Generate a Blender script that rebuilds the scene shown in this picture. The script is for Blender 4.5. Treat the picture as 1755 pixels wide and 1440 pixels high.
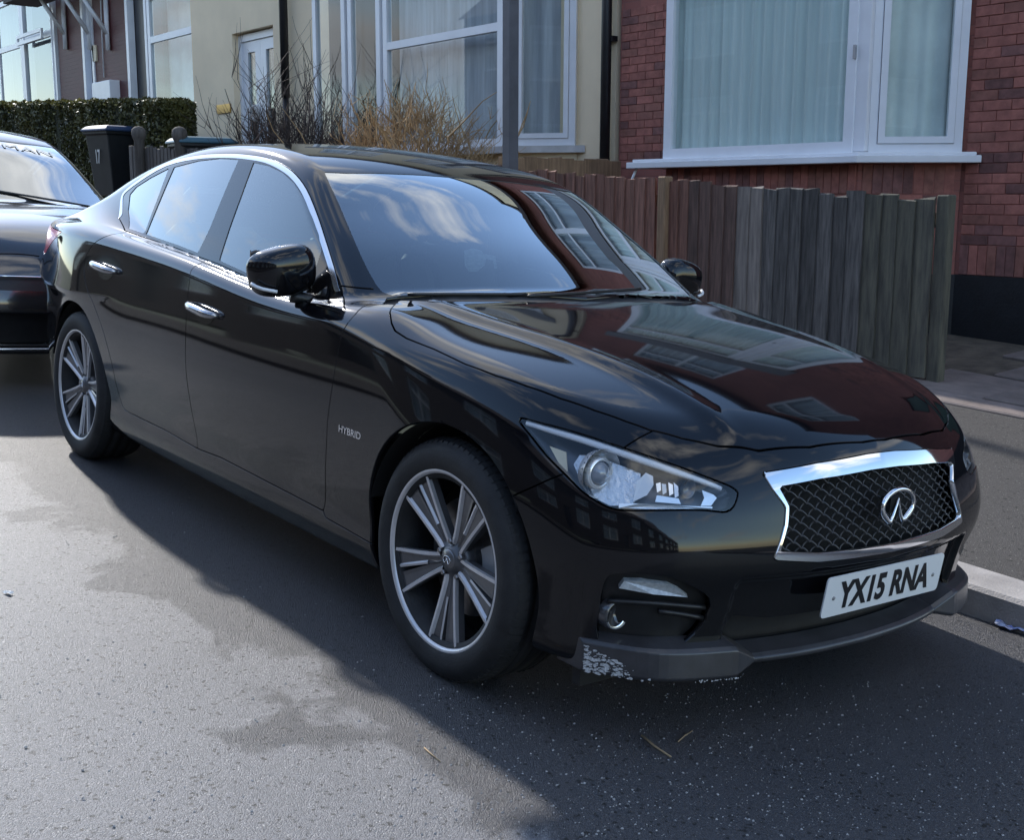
import bpy, bmesh, math, random
import numpy as np
from mathutils import Matrix, Vector
random.seed(7); RNG = np.random.default_rng(7)
scene = bpy.context.scene
for o in list(bpy.data.objects): bpy.data.objects.remove(o)
COL = scene.collection
# ---------------------------------------------------------------- camera
# world: z up, x along the street the way the saloon faces, y towards the houses on its kerb side
M = np.array([[0.9988489745677949, -0.0025450283092383497, 0.04789831767160216], [0.0, 0.9985913719718467, 0.05305913515489247], [-0.04796588375986144, -0.05299806274091839, 0.9974419679063266]])   # road/car frame -> world
CAMW = np.array([2.611247283441875, -2.658407046651089, 1.3415782037262938])
CAMR = np.array([[0.6186749233448913, 0.7856395637785462, 0.003437302728653835], [-0.1389256708626418, 0.10509282349450637, 0.9847106968167441], [-0.7732664464462153, 0.60969334445753, -0.17416379797372974]])
FPX, PPX, PPY, PW, PH = 2065.884, 877.5, 709.0, 1755.0, 1440.0
cam = bpy.data.cameras.new('camera'); cam_o = bpy.data.objects.new('camera', cam); COL.objects.link(cam_o)
cam.sensor_width = 36; cam.sensor_fit = 'HORIZONTAL'; cam.lens = 36*FPX/PW; cam.clip_start = .05; cam.clip_end = 3000
cam.shift_x = (PW/2-PPX)/PW; cam.shift_y = (PPY-PH/2)/PW
mw = np.eye(4); mw[:3,0] = CAMR[0]; mw[:3,1] = CAMR[1]; mw[:3,2] = -CAMR[2]; mw[:3,3] = CAMW
cam_o.matrix_world = Matrix(mw.tolist())
scene.camera = cam_o
scene.render.resolution_x = 1024; scene.render.resolution_y = 841
# ---------------------------------------------------------------- light
SUN_AZ, SUN_EL = math.radians(171.5), math.radians(32)     # azimuth of the sun from +x towards +y
CROT = 224; SKY = 0.15; SUNE = 2.9
world = bpy.data.worlds.new('World'); scene.world = world; world.use_nodes = True
wn = world.node_tree.nodes; wl = world.node_tree.links; wn.clear()
sky = wn.new('ShaderNodeTexSky'); sky.sky_type = 'NISHITA'; sky.sun_disc = False
sky.sun_elevation = SUN_EL; sky.sun_rotation = math.pi/2-SUN_AZ
sky.air_density = 1.1; sky.dust_density = .3; sky.ozone_density = 3.0
geo = wn.new('ShaderNodeTexCoord')
mp = wn.new('ShaderNodeMapping'); mp.inputs['Scale'].default_value = (1,1,2.2); mp.inputs['Location'].default_value = (.35,.9,.2); mp.inputs['Rotation'].default_value = (0,0,math.radians(CROT))
nz = wn.new('ShaderNodeTexNoise'); nz.inputs['Scale'].default_value = 2.3; nz.inputs['Detail'].default_value = 9; nz.inputs['Roughness'].default_value = .58; nz.inputs['Distortion'].default_value = .25
rp = wn.new('ShaderNodeValToRGB'); rp.color_ramp.elements[0].position = .515; rp.color_ramp.elements[1].position = .64
nz2 = wn.new('ShaderNodeTexNoise'); nz2.inputs['Scale'].default_value = 4.1; nz2.inputs['Detail'].default_value = 6
cr = wn.new('ShaderNodeValToRGB'); cr.color_ramp.elements[0].color = (3.6,3.75,4.0,1); cr.color_ramp.elements[1].color = (7.2,7.25,7.3,1); cr.color_ramp.elements[0].position = .35; cr.color_ramp.elements[1].position = .7
mx = wn.new('ShaderNodeMix'); mx.data_type = 'RGBA'
bg = wn.new('ShaderNodeBackground'); bg.inputs['Strength'].default_value = SKY
wo = wn.new('ShaderNodeOutputWorld')
wl.new(geo.outputs['Generated'], mp.inputs['Vector']); wl.new(mp.outputs[0], nz.inputs['Vector']); wl.new(mp.outputs[0], nz2.inputs['Vector'])
wl.new(nz.outputs[0], rp.inputs[0]); wl.new(nz2.outputs[0], cr.inputs[0])
wl.new(rp.outputs[0], mx.inputs['Factor']); wl.new(sky.outputs[0], mx.inputs[6]); wl.new(cr.outputs[0], mx.inputs[7])
wl.new(mx.outputs[2], bg.inputs['Color']); wl.new(bg.outputs[0], wo.inputs['Surface'])
sun = bpy.data.lights.new('sun', 'SUN'); sun.energy = SUNE; sun.angle = math.radians(1.6); sun.color = (1,.96,.90)
sun_o = bpy.data.objects.new('sun', sun); COL.objects.link(sun_o)
sd = Vector((math.cos(SUN_EL)*math.cos(SUN_AZ), math.cos(SUN_EL)*math.sin(SUN_AZ), math.sin(SUN_EL)))
sun_o.rotation_euler = sd.to_track_quat('Z','Y').to_euler(); sun_o.location = sd*40
vs = scene.view_settings; vs.view_transform = 'Standard'; vs.look = 'None'; vs.gamma = 1; vs.exposure = 1.08; vs.use_curve_mapping = False
scene.render.engine = 'CYCLES'
scene.cycles.max_bounces = 8; scene.cycles.transparent_max_bounces = 12; scene.cycles.glossy_bounces = 5; scene.cycles.transmission_bounces = 8
scene.cycles.caustics_reflective = False; scene.cycles.caustics_refractive = False
# ---------------------------------------------------------------- helpers
def link(o, parent=None):
    COL.objects.link(o)
    if parent is not None: o.parent = parent
    return o
def tag(o, label=None, cat=None, group=None, kind=None):
    if label: o['label'] = label
    if cat: o['category'] = cat
    if group: o['group'] = group
    if kind: o['kind'] = kind
    return o
def empty(name, label=None, cat=None, loc=(0,0,0), rz=0, group=None):
    o = bpy.data.objects.new(name, None); o.empty_display_size = .2; o.location = loc; o.rotation_euler = (0,0,rz)
    link(o); return tag(o, label, cat, group)
def mesh_obj(name, V, F, mat, parent=None, smooth=False, normals=None):
    me = bpy.data.meshes.new(name)
    me.from_pydata([tuple(map(float,v)) for v in V] if not isinstance(V,np.ndarray) else V.tolist(), [], F.tolist() if isinstance(F,np.ndarray) else F)
    if mat is not None: me.materials.append(mat)
    if smooth: me.polygons.foreach_set('use_smooth', np.ones(len(me.polygons),bool))
    if normals is not None:
        me.normals_split_custom_set_from_vertices(np.asarray(normals).tolist())
    me.update()
    o = bpy.data.objects.new(name, me); return link(o, parent)
class MB:
    """collects shapes into one mesh"""
    def __init__(s): s.V = []; s.F = []; s.S = []
    def add(s, V, F, smooth=False):
        b = len(s.V); s.V += [tuple(v) for v in V]; s.F += [tuple(i+b for i in f) for f in F]; s.S += [smooth]*len(F); return s
    def box(s, c, d, rot=None, bev=0.0):
        """box at centre c with dims d; bev chamfers all edges"""
        hx,hy,hz = d[0]/2,d[1]/2,d[2]/2
        if bev <= 0:
            V = [(i*hx,j*hy,k*hz) for i in (-1,1) for j in (-1,1) for k in (-1,1)]
            F = [(0,1,3,2),(4,6,7,5),(0,4,5,1),(2,3,7,6),(0,2,6,4),(1,5,7,3)]
        else:
            b = min(bev,hx*.9,hy*.9,hz*.9); V = []
            for i in (-1,1):
                for j in (-1,1):
                    for k in (-1,1): V += [(i*hx,j*(hy-b),k*(hz-b)),(i*(hx-b),j*hy,k*(hz-b)),(i*(hx-b),j*(hy-b),k*hz)]
            def id_(i,j,k,a): return ((i>0)*4+(j>0)*2+(k>0))*3+a
            F = []
            for sg in (-1,1):
                q = [id_(sg,-1,-1,0),id_(sg,1,-1,0),id_(sg,1,1,0),id_(sg,-1,1,0)]; F.append(q if sg>0 else q[::-1])
                q = [id_(-1,sg,-1,1),id_(1,sg,-1,1),id_(1,sg,1,1),id_(-1,sg,1,1)]; F.append(q[::-1] if sg>0 else q)
                q = [id_(-1,-1,sg,2),id_(1,-1,sg,2),id_(1,1,sg,2),id_(-1,1,sg,2)]; F.append(q if sg>0 else q[::-1])
            for i in (-1,1):
                for j in (-1,1):
                    for k in (-1,1):
                        q = [id_(i,j,k,0),id_(i,j,k,1),id_(i,j,k,2)]; F.append(q if i*j*k>0 else q[::-1])
            for j in (-1,1):
                for k in (-1,1):
                    q = [id_(-1,j,k,1),id_(1,j,k,1),id_(1,j,k,2),id_(-1,j,k,2)]; F.append(q if j*k>0 else q[::-1])
                    q = [id_(j,-1,k,0),id_(j,1,k,0),id_(j,1,k,2),id_(j,-1,k,2)]; F.append(q[::-1] if j*k>0 else q)
                    q = [id_(j,k,-1,0),id_(j,k,1,0),id_(j,k,1,1),id_(j,k,-1,1)]; F.append(q if j*k>0 else q[::-1])
        if rot is not None: V = [tuple(rot@Vector(v)) for v in V]
        return s.add([(v[0]+c[0],v[1]+c[1],v[2]+c[2]) for v in V], F)
    def tube(s, pts, r, n=8, cap=True, closed=False, flat=None):
        """tube along pts; r scalar or list; flat = (w,h) of an elliptic section"""
        P = [Vector(p) for p in pts]; m = len(P); R = r if hasattr(r,'__len__') else [r]*m
        ref = None; rings = []
        for i in range(m):
            if closed: t = P[(i+1)%m]-P[i-1]
            else: t = P[min(i+1,m-1)]-P[max(i-1,0)]
            t.normalize()
            if ref is None:
                ref = Vector((0,0,1)) if abs(t.z)<.9 else Vector((1,0,0))
            a = t.cross(ref)
            if a.length < 1e-6: a = t.orthogonal()
            a.normalize(); b = a.cross(t).normalized(); ref = b
            rings.append([P[i]+(a*math.cos(2*math.pi*k/n)+b*math.sin(2*math.pi*k/n))*R[i] for k in range(n)])
        V = [v for g in rings for v in g]; F = []
        for i in range(m if closed else m-1):
            j = (i+1)%m
            for k in range(n): F.append((i*n+k,i*n+(k+1)%n,j*n+(k+1)%n,j*n+k))
        if cap and not closed: F += [tuple(range(n))[::-1], tuple(range((m-1)*n,m*n))]
        return s.add(V,F,True)
    def lathe(s, prof, axis='Y', c=(0,0,0), n=48, close=False, a0=0, a1=2*math.pi):
        """prof: list of (radius, along)"""
        V = []; full = abs(a1-a0-2*math.pi)<1e-6; m = n if full else n+1
        for i in range(m):
            a = a0+(a1-a0)*i/n; ca,sa = math.cos(a),math.sin(a)
            for r,h in prof:
                v = {'Y':(r*ca,h,r*sa),'Z':(r*ca,r*sa,h),'X':(h,r*ca,r*sa)}[axis]; V.append((v[0]+c[0],v[1]+c[1],v[2]+c[2]))
        k = len(prof); F = []
        for i in range(n if full else n):
            j = (i+1)%m
            for q in range(k if close else k-1):
                q2 = (q+1)%k; F.append((i*k+q,j*k+q,j*k+q2,i*k+q2))
        return s.add(V,F,True)
    def prism(s, poly, z0, z1, fn=None):
        """poly in xy extruded from z0 to z1, points mapped by fn"""
        n = len(poly); V = [(x,y,z0) for x,y in poly]+[(x,y,z1) for x,y in poly]
        if fn: V = [fn(*v) for v in V]
        F = [tuple(range(n))[::-1],tuple(range(n,2*n))]+[(i,(i+1)%n,n+(i+1)%n,n+i) for i in range(n)]
        return s.add(V,F)
    def build(s, name, mat, parent=None, smooth=None, bevel=0, weld=False):
        me = bpy.data.meshes.new(name); me.from_pydata([tuple(v) for v in s.V],[],s.F)
        if mat is not None: me.materials.append(mat)
        me.polygons.foreach_set('use_smooth', [bool(x) for x in s.S] if smooth is None else [smooth]*len(s.F)); me.update()
        o = link(bpy.data.objects.new(name, me), parent)
        if bevel:
            b = o.modifiers.new('bevel','BEVEL'); b.width = bevel; b.segments = 2; b.limit_method = 'ANGLE'
        return o
def copy_tree(o, parent=None):
    c = o.copy(); COL.objects.link(c); c.parent = parent
    for ch in list(o.children): copy_tree(ch, c)
    return c
# ---- materials
MATS = {}
def mat(name, col=(.5,.5,.5), rough=.5, metal=0, spec=.5, coat=0, coat_rough=.03, var=0, vscale=6, bump=0, bscale=80, alpha=None, emit=None, rvar=0, objvar=0, stretch=None, col2=None, detail=6, ior=None, trans=0):
    """Principled material with noise variation of colour / roughness and a noise bump"""
    if name in MATS: return MATS[name]
    m = bpy.data.materials.new(name); m.use_nodes = True; nt = m.node_tree; n = nt.nodes; l = nt.links
    b = n['Principled BSDF']; b.inputs['Base Color'].default_value = (*col,1); b.inputs['Roughness'].default_value = rough
    b.inputs['Metallic'].default_value = metal; b.inputs['Specular IOR Level'].default_value = spec
    b.inputs['Coat Weight'].default_value = coat; b.inputs['Coat Roughness'].default_value = coat_rough
    if ior: b.inputs['IOR'].default_value = ior
    if trans: b.inputs['Transmission Weight'].default_value = trans
    if emit: b.inputs['Emission Color'].default_value = (*emit[:3],1); b.inputs['Emission Strength'].default_value = emit[3]
    tc = n.new('ShaderNodeTexCoord'); vec = tc.outputs['Object']
    if stretch:
        mp = n.new('ShaderNodeMapping'); mp.inputs['Scale'].default_value = stretch; l.new(vec,mp.inputs[0]); vec = mp.outputs[0]
    if objvar or var or rvar:
        oi = n.new('ShaderNodeObjectInfo')
        ad = n.new('ShaderNodeVectorMath'); ad.operation = 'ADD'; sc = n.new('ShaderNodeVectorMath'); sc.operation = 'SCALE'
        cb = n.new('ShaderNodeCombineXYZ'); l.new(oi.outputs['Random'],cb.inputs[0]); l.new(oi.outputs['Random'],cb.inputs[1])
        l.new(cb.outputs[0],sc.inputs[0]); sc.inputs['Scale'].default_value = 37.0; l.new(vec,ad.inputs[0]); l.new(sc.outputs[0],ad.inputs[1]); vec2 = ad.outputs[0]
        ns = n.new('ShaderNodeTexNoise'); ns.inputs['Scale'].default_value = vscale; ns.inputs['Detail'].default_value = detail; ns.inputs['Roughness'].default_value = .6; l.new(vec2,ns.inputs['Vector'])
        src = None
        if var or col2:
            mx = n.new('ShaderNodeMix'); mx.data_type = 'RGBA'
            rp = n.new('ShaderNodeValToRGB'); rp.color_ramp.elements[0].position = .32; rp.color_ramp.elements[1].position = .68; l.new(ns.outputs[0],rp.inputs[0]); l.new(rp.outputs[0],mx.inputs['Factor'])
            c2 = col2 or tuple(min(1,c*(1+var)) for c in col); c1 = tuple(c*(1-var) for c in col)
            mx.inputs[6].default_value = (*c1,1); mx.inputs[7].default_value = (*c2,1); src = mx.outputs[2]
        if objvar:
            hs = n.new('ShaderNodeHueSaturation'); mr = n.new('ShaderNodeMapRange'); mr.inputs[3].default_value = 1-objvar; mr.inputs[4].default_value = 1+objvar
            l.new(oi.outputs['Random'],mr.inputs[0]); l.new(mr.outputs[0],hs.inputs['Value']); hs.inputs['Color'].default_value = (*col,1)
            if src: l.new(src,hs.inputs['Color'])
            src = hs.outputs[0]
        if src: l.new(src,b.inputs['Base Color'])
        if rvar:
            mr = n.new('ShaderNodeMapRange'); mr.inputs[3].default_value = max(0,rough-rvar); mr.inputs[4].default_value = min(1,rough+rvar); l.new(ns.outputs[0],mr.inputs[0]); l.new(mr.outputs[0],b.inputs['Roughness'])
    if bump:
        nb = n.new('ShaderNodeTexNoise'); nb.inputs['Scale'].default_value = bscale; nb.inputs['Detail'].default_value = 4; l.new(vec,nb.inputs['Vector'])
        bp = n.new('ShaderNodeBump'); bp.inputs['Strength'].default_value = bump; bp.inputs['Distance'].default_value = .01; l.new(nb.outputs[0],bp.inputs['Height']); l.new(bp.outputs[0],b.inputs['Normal'])
    MATS[name] = m; return m
def glass_mat(name, tint=(.5,.55,.55), refl=1.0, rough=0.0):
    """thin pane: fresnel mix of tinted transparency and a mirror"""
    if name in MATS: return MATS[name]
    m = bpy.data.materials.new(name); m.use_nodes = True; n = m.node_tree.nodes; l = m.node_tree.links; n.clear()
    out = n.new('ShaderNodeOutputMaterial'); mix = n.new('ShaderNodeMixShader'); tr = n.new('ShaderNodeBsdfTransparent'); gl = n.new('ShaderNodeBsdfGlossy')
    lw = n.new('ShaderNodeLayerWeight'); lw.inputs['Blend'].default_value = .5; pw = n.new('ShaderNodeMath'); pw.operation = 'POWER'; pw.inputs[1].default_value = 4.2; l.new(lw.outputs['Facing'],pw.inputs[0])
    fr = n.new('ShaderNodeMath'); fr.operation = 'MULTIPLY_ADD'; fr.inputs[1].default_value = .90; fr.inputs[2].default_value = .045; l.new(pw.outputs[0],fr.inputs[0])
    mu = n.new('ShaderNodeMath'); mu.operation = 'MULTIPLY'; mu.use_clamp = True; mu.inputs[1].default_value = 1.75*refl
    tr.inputs[0].default_value = (*tint,1); gl.inputs['Color'].default_value = (.95,.97,.97,1); gl.inputs['Roughness'].default_value = rough
    l.new(fr.outputs[0],mu.inputs[0]); l.new(mu.outputs[0],mix.inputs[0]); l.new(tr.outputs[0],mix.inputs[1]); l.new(gl.outputs[0],mix.inputs[2]); l.new(mix.outputs[0],out.inputs[0])
    MATS[name] = m; return m
# ---------------------------------------------------------------- car skin (implicit surface, car frame: x forward, y left, z up)
class Spl:
    """natural cubic spline with linear ends"""
    def __init__(s, pts):
        p = np.array(sorted(pts), float); s.x = p[:,0]; s.y = p[:,1]; n = len(p)
        h = np.diff(s.x); A = np.zeros((n,n)); b = np.zeros(n); A[0,0] = A[-1,-1] = 1
        for i in range(1,n-1):
            A[i,i-1] = h[i-1]; A[i,i] = 2*(h[i-1]+h[i]); A[i,i+1] = h[i]
            b[i] = 3*((s.y[i+1]-s.y[i])/h[i]-(s.y[i]-s.y[i-1])/h[i-1])
        s.c = np.linalg.solve(A,b); s.h = h
        s.b = np.diff(s.y)/h - h*(2*s.c[:-1]+s.c[1:])/3; s.d = np.diff(s.c)/(3*h)
    def __call__(s, x):
        x = np.asarray(x, float)
        i = np.clip(np.searchsorted(s.x, x)-1, 0, len(s.h)-1); t = x-s.x[i]
        r = s.y[i]+t*(s.b[i]+t*(s.c[i]+t*s.d[i]))
        lo = x < s.x[0]; hi = x > s.x[-1]
        if lo.any(): r = np.where(lo, s.y[0]+s.b[0]*(x-s.x[0]), r)
        if hi.any():
            m = s.b[-1]+s.h[-1]*(2*s.c[-2]+3*s.d[-1]*s.h[-1])
            r = np.where(hi, s.y[-1]+m*(x-s.x[-1]), r)
        return r
def smax(a,b,k):
    h = np.maximum(k-np.abs(a-b),0); return np.maximum(a,b)+h*h/(4*k)
def smin(a,b,k): return -smax(-a,-b,k)
def sstep(x): x = np.clip(x,0,1); return x*x*(3-2*x)
def splus(x,k): return .5*(x+np.sqrt(x*x+k*k))

SALOON = dict(
 P = [(-4.1,.70),(-3.85,.80),(-3.55,.868),(-3.2,.900),(-2.85,.910),(-2.2,.905),(-1.5,.904),(-.8,.902),(-.3,.905),(0,.908),(.3,.897),(.55,.868),(.75,.82),(.95,.75)],
 Q = [(.15,-.085),(.2,-.055),(.25,-.038),(.32,-.037),(.4,-.024),(.5,-.009),(.6,0),(.7,-.002),(.8,-.009),(.9,-.020),(1.0,-.034),(1.15,-.06)],
 ZS = [(-4,.985),(-3.5,1.005),(-3.07,1.008),(-2.5,.998),(-2.1,.980),(-1.67,.953),(-1.05,.916),(-.53,.878),(-.15,.835),(.2,.785),(.5,.73),(.8,.66)],
 SLOPE = [(-4,.5),(-2.5,.62),(-1.2,.62),(-.3,.75),(.3,1.0),(.8,1.2)],
 H0 = [(-4.1,.93),(-3.95,1.01),(-3.8,1.058),(-3.5,1.085),(-3.1,1.09),(-2.5,1.06),(-1.74,1.008),(-1.35,.985),(-.7,.985),(-.5,1.0),(-.25,.988),(0,.968),(.2,.941),(.4,.896),(.58,.832),(.7,.772),(.82,.69),(.95,.60)],
 HD = [(-4.1,.07),(-3.6,.06),(-3,.03),(-2.5,.022),(-1.7,.012),(-1.2,.02),(-.7,.02),(-.5,.02),(-.3,.038),(0,.056),(.3,.066),(.55,.075),(.8,.08)],
 RIDGE = [(-.7,.67),(-.3,.61),(0,.565),(.4,.50),(.75,.43)], RA = .011,
 F0 = [(.1,.71),(.2,.745),(.28,.757),(.34,.768),(.40,.781),(.46,.797),(.52,.797),(.58,.783),(.66,.762),(.74,.725),(.85,.65)],
 FY = [(0,0),(.2,.011),(.4,.046),(.55,.088),(.68,.146),(.78,.24),(.86,.40),(.92,.65)],
 B0 = [(.1,-3.80),(.3,-3.88),(.5,-3.93),(.7,-3.94),(.9,-3.93),(1.0,-3.935),(1.1,-3.93)],
 BY = [(0,0),(.3,.02),(.5,.07),(.65,.16),(.78,.34),(.86,.58),(.92,.85)],
 ZB = [(-4,.30),(-3.3,.22),(-2.8,.19),(-.4,.19),(.3,.195),(.9,.20)],
 R0 = [(-.1,.765),(-.3,.885),(-.488,.993),(-.7,1.118),(-.95,1.252),(-1.2,1.378),(-1.45,1.444),(-1.75,1.471),(-2.05,1.469),(-2.35,1.444),(-2.65,1.392),(-2.95,1.310),(-3.25,1.195),(-3.5,1.08)],
 RC = [(-3.5,-.16),(-2.6,-.14),(-2.0,-.02),(-1.5,.12),(-1.2,.20),(-.8,.30),(-.3,.34)],
 RK = [(-3.5,.02),(-2.2,.10),(-1.6,.11),(-1.0,.04),(-.3,.0)],
 G0 = [(-3.9,.68),(-3.4,.73),(-3,.765),(-2.5,.795),(-2,.811),(-1.5,.815),(-1,.808),(-.7,.795),(-.3,.765)],
 G1 = .40, G2 = .12, ZG = .96, KR = .06, KU = [(-3.6,.14),(-2.9,.12),(-2.4,.03),(-.8,.025),(-.3,.03)], haunch=.016, RECESS=.020)

class Skin:
    def __init__(s, D):
        s.D = D
        for k,v in D.items():
            if isinstance(v,list): setattr(s,k,Spl(v))
    def lower(s,x,y,z):
        D = s.D
        P = s.P(x)
        side = P+s.Q(z)
        if D['haunch']:
            zc = .885+.03*(x+2.9); side = side + D['haunch']*np.exp(-((x+2.95)/.42)**2)*np.exp(-((z-zc)/.16)**2)
            side = side + .5*D['haunch']*np.exp(-((x-.02)/.36)**2)*np.exp(-((z-.70)/.15)**2)
        sl = s.SLOPE(x)
        upper = P-.010-sl*(z-s.ZS(x))
        ds = smax(y-side, (y-upper)/np.sqrt(1+sl*sl), .016)
        yc = s.RIDGE(x); t = y-yc
        hw = sstep((x+.75)/.25)*sstep((.85-x)/.25)
        H = s.H0(x)-s.HD(x)*(np.abs(y)/.72)**2.4 + hw*D['RA']*(np.exp(-(t/.030)**2)*.8 - .5*(1+np.tanh(t/.022)))
        dh = (z-H)*.95
        FY = s.FY(y); dyf = (s.FY(y+.004)-s.FY(y-.004))/.008
        FY = FY*(1+2.4*splus(z-.60,.04)); FC = D.get('RECESS',0)*sstep((.505-np.abs(y))/.022)*sstep((.452-z)/.03); df = (x-(s.F0(z)-FY-FC))/np.sqrt(1+dyf*dyf)
        dyb = (s.BY(y+.004)-s.BY(y-.004))/.008
        db = ((s.B0(z)+s.BY(y))-x)/np.sqrt(1+dyb*dyb)
        d = smax(ds,dh,.055)
        d = smax(d,df,.05)
        d = smax(d,db,.06)
        return smax(d, s.ZB(x)-z, .02)
    def upper(s,x,y,z):
        D = s.D; ya = np.abs(y)
        xs = x+s.RC(x)*ya*ya
        R = s.R0(xs)-s.RK(x)*ya*ya
        sl = (s.R0(xs+.01)-s.R0(xs-.01))/.02
        dr = (z-R)/np.sqrt(1+sl*sl)
        u = z-D['ZG']; g = s.G0(x)-D['G1']*u-D['G2']*u*np.abs(u)
        dg = (ya-g)/np.sqrt(1+D['G1']**2)
        return smax(smax(dr,dg,D['KR']), .80-z, .02)
    def f(s,x,y,z):
        return smin(s.lower(x,np.abs(y),z), s.upper(x,y,z), s.KU(x))
    def grad(s,p,e=.0015):
        x,y,z = p.T
        g = np.stack([s.f(x+e,y,z)-s.f(x-e,y,z), s.f(x,y+e,z)-s.f(x,y-e,z), s.f(x,y,z+e)-s.f(x,y,z-e)],1)/(2*e)
        return g
    def project(s,p,it=3):
        for _ in range(it):
            g = s.grad(p); v = s.f(*p.T); p = p-g*(v/np.maximum((g*g).sum(1),.05))[:,None]
        return p
    def normal(s,p,e=.003):
        g = s.grad(p,e); return g/np.linalg.norm(g,axis=1)[:,None]
    def cast(s,C,D):
        """first hit of rays C+t*D (D: n x 3, unit)"""
        t = np.zeros(len(D)); out = np.full((len(D),3),np.nan)
        ts = np.arange(.8,9,.012); P = C+ts[:,None,None]*D[None]
        v = s.f(P[...,0],P[...,1],P[...,2])
        hit = v < 0
        for i in range(len(D)):
            k = np.argmax(hit[:,i])
            if not hit[k,i]:
                k = np.argmin(v[:,i]); out[i] = P[k,i]; continue
            a,b = ts[k-1],ts[k]
            for _ in range(30):
                m = .5*(a+b); q = C+m*D[i]
                if s.f(*q) < 0: b = m
                else: a = m
            out[i] = C+b*D[i]
        return out
def surface_nets(skin, x0,x1,y1,z0,z1,h):
    xs = np.arange(x0,x1+h,h); ys = np.arange(-h/2,y1+h,h); zs = np.arange(z0,z1+h,h)
    X,Y,Z = xs[:,None,None],ys[None,:,None],zs[None,None,:]
    F = skin.f(X,Y,Z)
    S = F < 0
    c = [(i,j,k) for i in (0,1) for j in (0,1) for k in (0,1)]
    nx,ny,nz = F.shape
    cnt = sum(S[i:nx-1+i,j:ny-1+j,k:nz-1+k].astype(np.int8) for i,j,k in c)
    act = (cnt > 0)&(cnt < 8)
    idx = -np.ones(act.shape,np.int64); I = np.argwhere(act); idx[act] = np.arange(len(I))
    acc = np.zeros((len(I),3)); n = np.zeros(len(I))
    for a in c:
        for d in range(3):
            if a[d]: continue
            b = list(a); b[d] = 1
            fa = F[I[:,0]+a[0],I[:,1]+a[1],I[:,2]+a[2]]; fb = F[I[:,0]+b[0],I[:,1]+b[1],I[:,2]+b[2]]
            m = (fa < 0) != (fb < 0); t = np.where(m, fa/np.where(m,fa-fb,1), 0)
            q = np.array(a,float)[None].repeat(len(I),0); q[:,d] = t
            acc[m] += q[m]; n[m] += 1
    V = np.array([x0,-h/2,z0])+(I+acc/n[:,None])*h
    Q = []
    for d in range(3):
        o = [k for k in range(3) if k != d]
        sl = [slice(None)]*3; s2 = [slice(None)]*3; sl[d] = slice(0,-1); s2[d] = slice(1,None)
        A = S[tuple(sl)]; Bm = S[tuple(s2)]
        E = np.argwhere(A != Bm)
        ok = (E[:,o[0]] > 0)&(E[:,o[1]] > 0)&(E[:,o[0]] < F.shape[o[0]]-1)&(E[:,o[1]] < F.shape[o[1]]-1); E = E[ok]
        def cell(da,db):
            g = E.copy(); g[:,o[0]] -= da; g[:,o[1]] -= db; return idx[g[:,0],g[:,1],g[:,2]]
        q = np.stack([cell(1,1),cell(0,1),cell(0,0),cell(1,0)],1)
        fl = A[E[:,0],E[:,1],E[:,2]]
        if d == 1: fl = ~fl
        q[~fl] = q[~fl][:,::-1]
        Q.append(q[(q >= 0).all(1)])
    Q = np.concatenate(Q)
    return V,Q
def make_skin(D, box, h):
    sk = Skin(D); V,Q = surface_nets(sk,*box,h)
    edge = V[:,1] < h*.5; V[edge,1] = 0
    V = sk.project(V); V[edge,1] = 0
    N = sk.normal(V); N[edge,1] = 0; N /= np.linalg.norm(N,axis=1)[:,None]
    a = np.linalg.norm(V[Q[:,0]]-V[Q[:,2]],axis=1); b = np.linalg.norm(V[Q[:,1]]-V[Q[:,3]],axis=1)
    T = np.concatenate([np.where((a<=b)[:,None],Q[:,[0,1,2]],Q[:,[0,1,3]]),np.where((a<=b)[:,None],Q[:,[0,2,3]],Q[:,[1,2,3]])])
    return sk,V,N,T
# ---------------------------------------------------------------- cutting the skin into panels
RCAR = CAMR@M; CCAR = M.T@CAMW         # camera in the road/car frame (only to read pixels of the photograph)
def pxray(l):
    D = np.array([((x-PPX)/FPX,-(y-PPY)/FPX,1.) for x,y in l])@RCAR; return D/np.linalg.norm(D,axis=1)[:,None]
def px_y(l, Y):
    D = pxray(l); t = (Y-CCAR[1])/D[:,1]; return CCAR+D*t[:,None]
def px_x(l, X):
    D = pxray(l); t = (X-CCAR[0])/D[:,0]; return CCAR+D*t[:,None]
def px_z(l, Z):
    D = pxray(l); t = (Z-CCAR[2])/D[:,2]; return CCAR+D*t[:,None]
def pxw_y(l, Y):
    """pixels onto the world plane y = Y"""
    D = pxray(l)@M.T; t = (Y-CAMW[1])/D[:,1]; return CAMW+D*t[:,None]
def smooth_poly(P, n=4, closed=True):
    """Catmull-Rom refinement"""
    P = np.asarray(P,float); m = len(P); out = []
    for i in range(m if closed else m-1):
        if closed: a,b,c,d = P[i-1],P[i],P[(i+1)%m],P[(i+2)%m]
        else: a,b,c,d = P[max(i-1,0)],P[i],P[i+1],P[min(i+2,m-1)]
        for k in range(n):
            t = k/n; out.append(.5*((2*b)+(c-a)*t+(2*a-5*b+4*c-d)*t*t+(3*b-a-3*c+d)*t**3))
    if not closed: out.append(P[-1])
    return np.array(out)
def resample(P, step):
    P = np.asarray(P,float); d = np.r_[0,np.cumsum(np.linalg.norm(np.diff(P,axis=0),axis=1))]
    n = max(2,int(d[-1]/step)+1); t = np.linspace(0,d[-1],n); return np.stack([np.interp(t,d,P[:,k]) for k in range(P.shape[1])],1)
def line_dist(pts, L):
    d = np.full(len(pts),1e9)
    for a,b in zip(L[:-1],L[1:]):
        e = b-a; w = pts-a; t = np.clip(w@e/max(e@e,1e-12),0,1); d = np.minimum(d,np.linalg.norm(w-t[:,None]*e,axis=1))
    return d
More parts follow.
